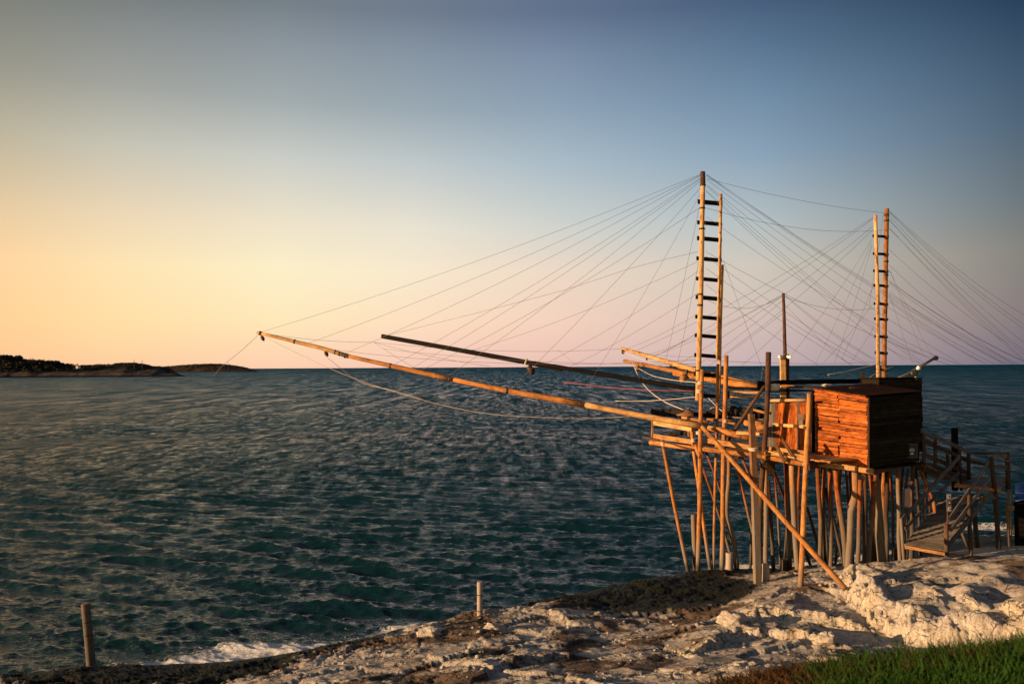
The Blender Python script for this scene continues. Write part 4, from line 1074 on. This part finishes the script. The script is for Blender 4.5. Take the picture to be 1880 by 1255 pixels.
# ------------------------------------------------------------------ hut
YN, YF, YR = 25.0, 26.75, 26.3
hut = thing('wooden_hut', 'small cabin with glowing orange planks on one side and shade-darkened boards on the other', 'hut', P(1594, 857, YN))
NB, NTp = P(1594, 858, YN), P(1594, 729, YN)
FB, FT = P(1500, 846, YF), P(1497.5, 714, YF)
RB, RT = P(1686, 846, YR), P(1690, 722, YR)
nL = Vector((-.86, -.5, 0)); nR = Vector((.5, -.86, 0)).normalized()
rows = 23
for i in range(rows):
    for (s0, s1) in ((0.0, .475), (.475, 1.0)):
        v0, v1 = i / rows, (i + 1.25) / rows
        jx = random.uniform(-.025, .025)
        def L_(s, v): return FB.lerp(NB, s).lerp(FT.lerp(NTp, s), v)
        sa = s0 + (jx if s0 > 0 else random.uniform(-.01, .012)); sb = s1 + (random.uniform(-.03, .03) if s1 < 1 else random.uniform(-.012, .012))
        dy = random.uniform(-.010, .010)
        a = L_(sa, (v0 + v1) / 2) + nL * (.03 + random.uniform(0, .03)) + Vector((0, 0, dy)); c_ = L_(sb, (v0 + v1) / 2) + nL * (.03 + random.uniform(0, .03)) + Vector((0, 0, dy + random.uniform(-.015, .015)))
        hgt = (FT - FB).length / rows * random.uniform(.74, .96)
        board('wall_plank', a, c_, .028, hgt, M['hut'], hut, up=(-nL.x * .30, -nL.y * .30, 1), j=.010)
# solid backing behind the lapped planks
def slab(name, quad, n, th, mat, parent):
    q2 = [p - n * th for p in quad]
    return link(name, mesh(name, list(quad) + q2, [(0, 1, 2, 3), (7, 6, 5, 4), (0, 4, 5, 1), (1, 5, 6, 2), (2, 6, 7, 3), (3, 7, 4, 0)]), None, parent, mat)
slab('wall_frame', [FB - nL * .01, NB - nL * .01, NTp - nL * .01, FT - nL * .01], nL, .05, M['hutshade'], hut)
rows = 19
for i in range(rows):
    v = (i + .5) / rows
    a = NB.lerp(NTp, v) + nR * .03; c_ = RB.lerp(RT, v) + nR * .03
    board('shaded_wall_plank', a + (c_ - a) * random.uniform(0.0, .01), c_ + (c_ - a) * random.uniform(-.015, .01), .028, (NTp - NB).length / rows * random.uniform(.9, 1.05), M['hutshade'], hut, up=(nR.x * .15, nR.y * .15, 1), j=.006)
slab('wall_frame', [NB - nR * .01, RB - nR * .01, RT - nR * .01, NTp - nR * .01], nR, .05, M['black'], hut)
board('corner_post', NB + (nL + nR) * .02, NTp + (nL + nR) * .02, .05, .05, M['dark'], hut, up=(0, 1, 0))
BL, BT = FB + (RB - NB), FT + (RT - NTp)
slab('back_wall', [RB, BL, BT, RT], -nL, .04, M['hutshade'], hut)
slab('back_wall', [BL, FB, FT, BT], -nR, .04, M['hutshade'], hut)
nrf = 11
for i in range(nrf):      # roof boards run away from the lit wall
    t0 = (i + .5) / nrf
    a = (FT.lerp(NTp, t0) + nL * .16); c_ = (BT.lerp(RT, t0) - nL * .05)
    a.z += .045; c_.z += .075
    board('roof_board', a, c_, (FT - NTp).length / nrf * 1.06 + .002, .035, M['roof'], hut, j=.004)
board('roof_edge', FT + nL * .10 + Vector((0, 0, .01)), NTp + nL * .10 + Vector((0, 0, .01)) - nL * 0, .03, .06, M['hut'], hut)
pole('roof_batten', P(1560, 713, 26.6), P(1638, 711, 28.2), .04, .04, M['dark'], hut, 8, .01)
pole('roof_batten', P(1609, 712, 27.6), P(1640, 713, 27.9), .045, .045, M['mastwood'], hut, 8, .01)

cab = thing('rear_cabin', 'taller shade-darkened cabin half hidden behind the orange hut', 'hut', (14.2, 29.2, 4.4))
c0 = Vector((P(1612, 694, 29.0).x, 29.0)); zt, zb = P(1612, 696, 29.0).z, 4.4
c1 = c0 + Vector((.86, .51)) * 2.52; c2 = c1 + Vector((-.5, .86)) * 0.7; c3 = c0 + Vector((-.5, .86)) * 0.7
def v3(c_, z): return Vector((c_.x, c_.y, z))
rows = 22
for i in range(rows):
    z = zb + (zt - zb) * (i + .5) / rows
    board('wall_plank', v3(c0, z) + nR * .02, v3(c1, z) + nR * .02 + nL * random.uniform(-.03, .03), .028, (zt - zb) / rows * random.uniform(.88, 1.05), M['hutshade'], cab, up=(nR.x * .1, nR.y * .1, 1))
slab('side_wall', [v3(c3, zb), v3(c0, zb), v3(c0, zt), v3(c3, zt)], nL, .05, M['hutshade'], cab)
slab('side_wall', [v3(c1, zb), v3(c2, zb), v3(c2, zt), v3(c1, zt)], -nL, .05, M['hutshade'], cab)
slab('back_wall', [v3(c2, zb), v3(c3, zb), v3(c3, zt), v3(c2, zt)], -nR, .05, M['hutshade'], cab)
for i in range(8):
    t0 = (i + .5) / 8; a = v3(c0, zt + .03).lerp(v3(c3, zt + .03), t0); c_ = v3(c1, zt + .03).lerp(v3(c2, zt + .03), t0)
    board('roof_board', a + nL * .06, c_ - nL * .06, .24, .04, M['black'], cab)

# crane arm on the rear cabin
cr = thing('crane_arm', 'grey metal lifting arm with pulley tilted up right over the rear cabin', 'crane', P(1660, 690, 30))
pole('arm', P(1655, 693, 30.2), P(1717, 656.5, 30.2), .045, .05, M['steel'], cr, 8, 0)
pole('strut', P(1640, 697, 30.2), P(1690, 675, 30.1), .03, .03, M['steel'], cr, 8, 0)
lathe('end_pulley', [(.05, -.03), (.09, -.03), (.09, .03), (.05, .03)], P(1718, 657, 30.2), M['metal'], cr, 12, (0, 1, 0))
lathe('winch_drum', [(.06, -.1), (.12, -.1), (.12, .1), (.06, .1)], P(1677, 685, 30.1), M['metal'], cr, 12, (0, 1, 0))
lathe('lamp', [(.03, -.07), (.07, -.02), (.08, .06), (.03, .08)], P(1687, 675.5, 30.0), M['white'], cr, 10, (-1, 0, .4))
lathe('bracket', [(.04, -.1), (.04, .1)], P(1681, 691, 30.1), M['rope'], cr, 8)

# winch
wn = thing('winch', 'wooden capstan with a round cap and cross bars at the seaward end', 'winch', P(1265, 790, 29.2))
pole('post', P(1266, 800, 29.2), P(1263.5, 749, 29.2), .07, .055, M['pole'], wn, 10, 0)
lathe('cap', [(.05, .19), (.10, .15), (.24, .07), (.43, .0), (.42, -.03), (.1, -.05)], P(1264, 761, 29.2), M['trunk'], wn, 18)
pole('bar', P(1252, 767, 29.3), P(1300, 775, 28.8), .085, .075, M['trunk'], wn, 10, .01)
lathe('drum', [(.10, -.16), (.15, -.1), (.15, .08), (.1, .14)], P(1266, 772, 29.2), M['dark'], wn, 14)
pole('bar', P(1298, 770, 28.9), P(1345, 772, 28.4), .06, .05, M['trunk'], wn, 8, .02)

# nets
def net(lab, pts, r, seedn):
    rn = random.Random(seedn)
    pts = [P(*q_) for q_ in pts]; q = []
    for i in range(len(pts) - 1):
        for k in range(7): q.append(pts[i].lerp(pts[i + 1], k / 7) + Vector((0, 0, rn.uniform(-.03, .03))))
    q.append(pts[-1]); rad = [r * (0.75 + rn.random() * .45) for _ in q]; rad[0] *= .4; rad[-1] *= .5
    return tag(tube('fishing_net', q, rad, M['net'], None, 12, .13), lab, 'net', 'dark nets lying on the platform')
net('dark net bundled over the rail at the seaward end left of the winch', [(1196, 758, 30.9), (1215, 757, 30.8), (1235, 758, 30.6), (1258, 758, 30.2)], .15, 1)
net('dark net heap between the ladder mast and the standing pole', [(1296, 761, 29.5), (1310, 757, 29.4), (1328, 762, 29.2)], .15, 2)
net('dark net bundle hung with rope ends right of the standing pole', [(1332, 759, 29.3), (1345, 756, 29.2), (1362, 758, 29), (1382, 757, 28.8), (1404, 760, 28.6)], .2, 3)
net('flat dark net lying low behind the seaward rail', [(1225, 797, 31.5), (1245, 795, 31.3), (1268, 793, 31), (1290, 793, 30.6)], .09, 4)
tb = P(1423, 716, 29.6)
t = thing('white_tub', 'small white tub standing behind the dark standing pole', 'tub', tb)
lathe('body', [(.12, -.02), (.15, .0), (.17, .18), (.175, .2), (.16, .2), (.14, .02)], tb, M['white'], t, 16)
lathe('lid', [(.18, .2), (.18, .225), (.05, .24)], tb, M['white'], t, 16)
t = thing('white_float', 'flat white float lying beside the hut roof', 'float', P(1519, 708, 29.5))
lathe('body', [(.05, -.04), (.19, -.01), (.2, .03), (.1, .07)], P(1519, 708, 29.5), M['white'], t, 14)
lathe('ring', [(.2, .0), (.215, .01), (.2, .025)], P(1519, 708, 29.5), M['dark'], t, 14)

# ------------------------------------------------------------------ gangway
gw = thing('gangway', 'grey wooden gangway with handrails climbing from the rock to the hut', 'gangway', P(1700, 1005, 26.5))
n0, n1 = P(1661, 998, 26.6), P(1736, 1011, 25.9); f0, f1 = P(1729, 918, 29.6), P(1806, 905, 29.4)
nt = 26
for i in range(nt):
    t0 = (i + .5) / nt; a = n0.lerp(f0, t0); b_ = n1.lerp(f1, t0)
    a.z += random.uniform(-.008, .008)
    board('tread', a, b_, (f0 - n0).length / nt * .95, .035, M['grey'], gw, up=(-.25, -.38, 1))
board('stringer', P(1662, 1003, 26.6), P(1730, 923, 29.6), .06, .17, M['grey'], gw)
board('stringer', P(1741, 1001, 25.9), P(1820, 905, 29.3), .05, .17, M['grey'], gw)
board('ramp_sill', P(1663, 1003, 26.5), P(1735, 1016, 25.8), .1, .1, M['plank'], gw)
for a, b_, h_ in (((1655, 955, 26.6), (1761, 838, 29.6), .15), ((1661, 970, 26.6), (1761, 866, 29.6), .12), ((1741, 955, 26.0), (1816, 847, 29.3), .14), ((1746, 972, 26.0), (1817, 877, 29.3), .13)):
    board('handrail', P(*a), P(*b_), .045, h_, M['grey'], gw)
for a, b_, w_, mm in (((1660, 1034, 26.7), (1654, 951, 26.6), .05, 'trunk'), ((1738, 1022, 25.9), (1737, 961, 25.9), .07, 'dark'), ((1740, 962, 25.9), (1740, 938, 25.9), .03, 'dark'), ((1783, 1022, 27.3), (1778, 897, 27.6), .065, 'dark'),
                      ((1834, 1012, 29.2), (1827, 905, 29.3), .08, 'dark'), ((1827, 906, 29.3), (1819, 839, 29.3), .075, 'dark'), ((1851, 900, 30.5), (1849, 830, 30.5), .085, 'dark'), ((1854, 1008, 30.3), (1853, 898, 30.4), .07, 'trunk'),
                      ((1794, 1006, 30.2), (1789, 945, 30.2), .09, 'dark'), ((1779, 880, 30.6), (1778, 832, 30.6), .07, 'dark'), ((1707, 940, 30.2), (1706, 900, 30.2), .045, 'dark'),
                      ((1765, 900, 29.8), (1762, 836, 29.8), .05, 'dark'), ((1777, 1003, 29.6), (1765, 975, 29.6), .06, 'dark')):
    pole('post', P(*a), P(*b_), w_, w_, M[mm], gw, 8, .006)
pole('post', P(1753, 900, 31.5), P(1752.5, 785, 31.5), .115, .12, M['black'], gw, 10, .003)
# landing
for i in range(9):
    t0 = (i + .5) / 9; a = P(1752, 893, 29.4).lerp(P(1772, 878, 32.0), t0); b_ = P(1838, 897, 29.4).lerp(P(1846, 880, 32.0), t0); a.z = b_.z = 3.22
    board('landing_board', a, b_, .26, .04, M['grey'], gw)
board('landing_edge', P(1753, 890, 29.4), P(1838, 900, 29.3), .05, .13, M['pole'], gw)
board('landing_edge', P(1825, 899, 29.4), P(1843, 889, 31), .05, .14, M['grey'], gw)
board('landing_edge', P(1782, 921, 29.3), P(1808, 913, 29.6), .05, .12, M['pole'], gw)
for py in (837, 857):
    board('end_rail', P(1821, py, 29.4), P(1849, py, 30.5), .04, .15, M['grey'], gw)
# upper flight to the hut
for a, b_, h_, mm in (((1682, 786, 28.2), (1782, 831, 31.2), .14, 'grey'), ((1782, 831, 31.2), (1849, 834, 31.4), .08, 'dark'), ((1692, 806, 28.2), (1776, 845, 31), .15, 'dark'), ((1694, 832, 28.2), (1776, 868, 31), .16, 'dark'),
                      ((1690, 850, 28.2), (1776, 880, 31), .22, 'dark'), ((1776, 845, 31.1), (1825, 856, 31.3), .1, 'dark')):
    board('handrail', P(*a), P(*b_), .05, h_, M[mm], gw)
for i in range(14):
    t0 = (i + .5) / 14; a = P(1696, 852, 28.2).lerp(P(1764, 884, 30.2), t0); b_ = a + Vector((-.3, .95, 0)) * 1.1
    board('tread', a, b_, .2, .04, M['grey'], gw)
for px, y0, y1, Y in ((1696, 796, 866, 28.3), (1717, 804, 856, 28.9), (1740, 826, 862, 29.8), (1762, 826, 880, 30.5)):
    board('rail_post', P(px, y1, Y), P(px, y0, Y), .09, .09, M['dark'], gw, up=(0, 1, 0))

# signs
def sign(name, lab, px0, px1, py0, py1, Y, mat, frame=None, n=Vector((.1, -1, 0))):
    c_ = P((px0 + px1) / 2, (py0 + py1) / 2, Y)
    w_ = (px1 - px0) / 1500 * Y; h_ = (py1 - py0) / 1500 * Y
    t = thing(name, lab, 'sign', c_)
    up = Vector((0, 0, 1)); n = n.normalized(); r_ = n.cross(up).normalized() * -1
    def bd(nm, x0, x1, z0, z1, off, th, mm):
        a = c_ + r_ * x0 + up * ((z0 + z1) / 2) + n * off; b2 = c_ + r_ * x1 + up * ((z0 + z1) / 2) + n * off
        return board(nm, a, b2, th, abs(z1 - z0), M[mm], t, up=up, j=0)
    bd('panel', -w_ / 2, w_ / 2, -h_ / 2, h_ / 2, 0, .02, mat)
    if frame:
        for x0, x1, z0, z1 in ((-w_ / 2 - .02, w_ / 2 + .02, h_ / 2 - .02, h_ / 2 + .02), (-w_ / 2 - .02, w_ / 2 + .02, -h_ / 2 - .02, -h_ / 2 + .02), (-w_ / 2 - .02, -w_ / 2 + .02, -h_ / 2 + .02, h_ / 2 - .02), (w_ / 2 - .02, w_ / 2 + .02, -h_ / 2 + .02, h_ / 2 - .02)):
            bd('frame', x0, x1, z0, z1, .012, .035, frame)
    return t, bd, w_, h_
t, bd, w_, h_ = sign('notice_board', 'small framed dark notice board with pale lettering at the right end of the hut', 1665, 1683, 815, 839, 26.0, 'signb', 'signframe')
for z, a in ((.09, .02), (.05, .06), (.03, .05), (.01, .06), (-.01, .05)):
    bd('lettering', -a * 1.5, a * 1.5, z - .006, z + .006, .0125, .004, 'print')
bd('symbol', -.05, .05, -.115, -.06, .0125, .004, 'print')
t, bd, w_, h_ = sign('post_sign', 'narrow upright sign with three pale square notices on the gangway post', 1738, 1747, 906, 939, 25.8, 'signgrey')
for z in (.20, .0, -.19):
    bd('notice', -.05, .05, z - .06, z + .06, .0125, .004, 'print' if z else 'signb')
bd('notice', -.02, .02, .16, .24, .017, .003, 'signb'); bd('notice', -.02, .03, -.02, .03, .017, .003, 'print'); bd('notice', -.015, .025, -.22, -.17, .017, .003, 'signb')
t, bd, w_, h_ = sign('blank_sign', 'plain grey board standing among the piles left of the gangway', 1656, 1671, 897, 931, 26.9, 'signgrey')
pole('stake', P(1658.5, 1000, 26.95), P(1658.5, 905, 26.95), .02, .02, M['grey'], t, 6, 0)

# right edge: posts with brackets, dark shed with a blue sheet
t = thing('bracket_post', 'orange post with two short side boards at the right edge', 'post', P(1851, 1000, 30))
pole('post', P(1852, 1010, 29.8), P(1848.5, 923, 29.8), .055, .05, M['pole'], t, 8, 0.01)
board('side_board', P(1850, 932, 29.7), P(1862, 932, 29.7), .05, .16, M['plank'], t)
board('side_board', P(1849, 967, 29.7), P(1862, 967, 29.7), .05, .16, M['plank'], t)
sh = thing('dark_shed', 'low black timber shed cut by the right edge of the photo', 'shed', P(1890, 985, 30.5))
a0 = P(1863, 985, 30.4); 
for i in range(9):
    z = a0.z - .3 + i * .185
    board('wall_plank', Vector((a0.x, 30.4, z)), Vector((a0.x + 3.0, 30.0, z)), .05, .17, M['black'], sh)
slab('side_wall', [Vector((a0.x + 1.35, 32.4, a0.z - .4)), Vector((a0.x, 30.4, a0.z - .4)), Vector((a0.x, 30.4, a0.z + 1.27)), Vector((a0.x + 1.35, 32.4, a0.z + 1.27))], Vector((-1, 0, 0)), .05, M['black'], sh)
slab('back_wall', [Vector((a0.x + 3, 32.4, a0.z - .4)), Vector((a0.x + 1.35, 32.4, a0.z - .4)), Vector((a0.x + 1.35, 32.4, a0.z + 1.27)), Vector((a0.x + 3, 32.4, a0.z + 1.27))], Vector((0, 1, 0)), .05, M['black'], sh)
V = []; Fc = []
for i in range(9):
    for k in range(7):
        V.append(Vector((a0.x - .04 + .62 * 2.3 * k / 6 + 3.2 * i / 8, 30.25 + 2.3 * k / 6, a0.z + 1.34 + .35 * k / 6 + .05 * math.sin(i * 1.7 + k)) ))
for i in range(8):
    for k in range(6): Fc.append((i * 7 + k, (i + 1) * 7 + k, (i + 1) * 7 + k + 1, i * 7 + k + 1))
me = mesh('blue_sheet', V, Fc, True); o = link('blue_sheet', me, None, None, M['blue']); so_ = o.modifiers.new('thick', 'SOLIDIFY'); so_.thickness = .02
tag(o, 'blue sheet spread over the black shed at the right edge', 'tarpaulin')

# ------------------------------------------------------------------ bollards and stubs
def stub(name, lab, px, py0, py1, Y, r, mat, lean=0, bands=(), square=False, grp=None, base=None):
    a = P(px, py1, Y); c_ = P(px - lean, py0, Y)
    t = thing(name, lab, 'post' if 'post' in name else 'stub', a, grp)
    d = (c_ - a)
    pts = [a - d.normalized() * .45, a, a + d * .33, a + d * .66, a + d * .985, c_]
    tube('shaft', pts, [r * 1.08, r * 1.05, r, r * .98, r, r * .93], M[mat], t, 14, .02)
    for f in bands:
        q = a + d * f
        tube('wire_band', [q - d.normalized() * .012, q + d.normalized() * .012], [r * 1.06, r * 1.06], M['metal'], t, 14, 0)
    if base:
        lathe('footing', [(r * 1.9, -.3), (r * 1.8, .0), (r * 1.3, .07), (r * 1.0, .09)], a, M[base], t, 14)
    return t
stub('mooring_post', 'leaning grey weathered post at the water in the bottom left corner', 168, 1107, 1226, 20.2, .105, 'darkconc', 11, (.52, .72), base='darkconc')
stub('mooring_post', 'short pale concrete post on the rock edge near the middle', 881, 1067, 1130, 23.7, .082, 'concrete', 0, (.62, .15))
stub('old_pile_stub', 'grey sawn-off pile left of the front ladder mast', 1277, 944, 1052, 29.3, .09, 'trunk', 4)
stub('concrete_drum', 'pale round concrete footing between the leftmost piles', 1339, 1014, 1048, 28.6, .125, 'concrete')
stub('old_pile_stub', 'short pale stub beside the square grey post', 1406, 1034, 1068, 26.4, .115, 'concrete')
stub('old_pile_stub', 'short black stub behind the piles in the shade', 1442, 1027, 1054, 29.0, .125, 'dark')
stub('old_pile_stub', 'short black stub low behind the right piles', 1645, 1006, 1034, 29.2, .09, 'dark')
tag(tube('driftwood_log', [P(1566, 1052, 24), P(1590, 1047, 24), P(1612, 1049, 24)], [.04, .07, .05], M['dark'], None, 10, .1), 'short brown log lying on the rock at the foot of the piles', 'log')

# small loose stones lying about the shelf
rnd = np.random.RandomState(77)
V = []; Fq = []; nb0 = 0
ico = np.array([(0, 0, 1), (.9, 0, .45), (.28, .85, .45), (-.72, .53, .45), (-.72, -.53, .45), (.28, -.85, .45), (.72, .53, -.45), (-.28, .85, -.45), (-.9, 0, -.45), (-.28, -.85, -.45), (.72, -.53, -.45), (0, 0, -1)])
icf = np.array([(0, 1, 2), (0, 2, 3), (0, 3, 4), (0, 4, 5), (0, 5, 1), (1, 6, 2), (2, 7, 3), (3, 8, 4), (4, 9, 5), (5, 10, 1), (2, 6, 7), (3, 7, 8), (4, 8, 9), (5, 9, 10), (1, 10, 6), (11, 7, 6), (11, 8, 7), (11, 9, 8), (11, 10, 9), (11, 6, 10)])
sx_ = rnd.uniform(-5, 12, 600); sy_ = rnd.uniform(14.5, 26, 600); szz = terrain(sx_, sy_)
keep = (szz > .55) & (((sx_ - 4.4) / 3.5) ** 2 + ((sy_ - 26.1) / 2.9) ** 2 > 1) & (fbm(sx_ * .7, sy_ * .7, 3, 401) > .02)
for x_, y_, z_ in zip(sx_[keep], sy_[keep], szz[keep]):
    q = .018 + .07 * rnd.rand() ** 3
    V.append(ico * (1 + rnd.uniform(-.25, .25, (12, 1))) * q * np.array([1, rnd.uniform(.6, 1), rnd.uniform(.4, .8)]) + np.array([x_, y_, z_ + q * .2])); Fq.append(icf + nb0); nb0 += 12
me = np_mesh('loose_stones', np.concatenate(V), np.concatenate(Fq), False)
add_attr(me, 'dirt', np.full(nb0, .2)); add_attr(me, 'weed', np.zeros(nb0)); add_attr(me, 'rough', np.full(nb0, .5))
o = link('loose_stones', me, None, None, M['rock']); o['kind'] = 'stuff'; o['label'] = 'small loose stones scattered over the rock shelf'; o['category'] = 'stones'

# loose boulders
def boulder(px, py, z, sx_, sy_, sz, lab, sd):
    q = PZ(px, py, z); gz = Hs(q.x, q.y)
    nu, nv = 40, 26
    U, Vv = np.meshgrid(np.linspace(0, 2 * np.pi, nu + 1), np.linspace(0.02, np.pi - .02, nv))
    X = np.sin(Vv) * np.cos(U); Yy = np.sin(Vv) * np.sin(U); Z = np.cos(Vv)
    n = 1 + .42 * fbm(X * 1.3 + sd, Yy * 1.3 + Z * 1.6, 3, sd) + .13 * fbm(X * 6 + Z * 5, Yy * 6 - Z * 4, 3, sd + 2)
    X, Yy, Z = X * n * sx_, Yy * n * sy_, Z * n * sz
    me = np_mesh('boulder', np.stack([X, Yy, Z], -1).reshape(-1, 3), grid_quads(*X.shape)[:, ::-1])
    add_attr(me, 'rough', np.full(X.size, .8)); add_attr(me, 'dirt', np.full(X.size, .12)); add_attr(me, 'weed', np.zeros(X.size))
    o = link('boulder', me, Matrix.Translation((q.x, q.y, gz + sz * .25)), None, M['rock'])
    tag(o, lab, 'rock', 'pale boulders on the rock shelf')
boulder(792, 1166, .5, .40, .3, .17, 'rounded pale boulder near the water left of the concrete post', 1)
boulder(1345, 1162, 1.0, .40, .28, .2, 'pale boulder at the left end of the lit ledge in the middle right', 2)
boulder(905, 1157, .6, .26, .18, .12, 'small pale stone below the concrete post', 3)
boulder(1520, 1185, 1.35, .24, .18, .13, 'small pale stone on the flat in front of the golden scarp', 4)

# ------------------------------------------------------------------ grass and heath on the near mound
def blades(n, rnd, region, hmin, hmax, wd, lean):
    x, y = region(n, rnd)
    z = terrain(x, y)
    n = len(x)
    h = hmin + (hmax - hmin) * rnd.uniform(0, 1, n) ** 1.7; th = rnd.uniform(0, 2 * np.pi, n)
    dx, dy = np.cos(th) * wd / 2, np.sin(th) * wd / 2
    lx = rnd.normal(size=n) * lean * h; ly = rnd.normal(size=n) * lean * h
    b0 = np.stack([x - dx, y - dy, z - .02], 1); b1 = np.stack([x + dx, y + dy, z - .02], 1)
    m0 = np.stack([x - dx * .8 + lx * .4, y - dy * .8 + ly * .4, z + h * .55], 1); m1 = np.stack([x + dx * .8 + lx * .4, y + dy * .8 + ly * .4, z + h * .55], 1)
    t0 = np.stack([x - dx * .15 + lx, y - dy * .15 + ly, z + h], 1); t1 = np.stack([x + dx * .15 + lx, y + dy * .15 + ly, z + h], 1)
    V = np.stack([b0, b1, m0, m1, t0, t1], 1).reshape(-1, 3)
    i = np.arange(n)[:, None] * 6
    return V, np.concatenate([i + np.array([0, 1, 3, 2]), i + np.array([2, 3, 5, 4])])
def reg_grass(n, rnd):
    y = rnd.uniform(4.2, 9.6, n); x = rnd.uniform(1.0, 9.5, n)
    edge = fbm(x * 1.1, y * 1.1, 3, 300)
    k = (x > 0.36 * y - 0.05 + edge * .35) & (fbm(x * 3, y * 3, 2, 310) > -.35) & (y < 8.9 + edge * .8)
    return x[k], y[k]
def reg_heath(n, rnd):
    y = rnd.uniform(6.8, 11.0, n); x = rnd.uniform(1.8, 7.5, n)
    k = (x > 2.35 + fbm(y * 1.3, x, 2, 320) * .4) & (y < 10.6 + fbm(x * 1.5, y, 3, 330) * .8)
    return x[k], y[k]
def leaf_mat(name, c0, c1, c2):
    mt, N, b = new_mat(name)
    geo = N.n('ShaderNodeNewGeometry')
    n = noise(N, geo.outputs['Position'], 5.0, 4, .7); n2 = noise(N, geo.outputs['Position'], 45, 2, .6)
    f = N.math('ADD', N.math('MULTIPLY', n, .6), N.math('MULTIPLY', n2, .4))
    N.l(N.ramp(f, [(.35, c0), (.5, c1), (.68, c2)]), b.inputs['Base Color']); b.inputs['Roughness'].default_value = .8; b.inputs['Specular IOR Level'].default_value = .15
    return mt
gm = leaf_mat('meadow grass', (0.004, 0.018, 0.002), (0.014, 0.055, 0.005), (0.06, 0.085, 0.012))
hm = leaf_mat('brown heath', (0.018, 0.012, 0.005), (0.055, 0.030, 0.012), (0.12, 0.065, 0.026))
rnd = np.random.RandomState(21)
V, Q = blades(60000, rnd, reg_grass, .05, .25, .012, .45)
o = link('grass', np_mesh('grass', V, Q, False), None, None, gm); o['kind'] = 'stuff'; o['label'] = 'dark green grass on the mound in the bottom right corner'; o['category'] = 'grass'
V, Q = blades(45000, rnd, reg_heath, .03, .14, .022, .9)
o = link('heath', np_mesh('heath', V, Q, False), None, None, hm); o['kind'] = 'stuff'; o['label'] = 'low reddish brown heath at the edge of the grass'; o['category'] = 'heath'
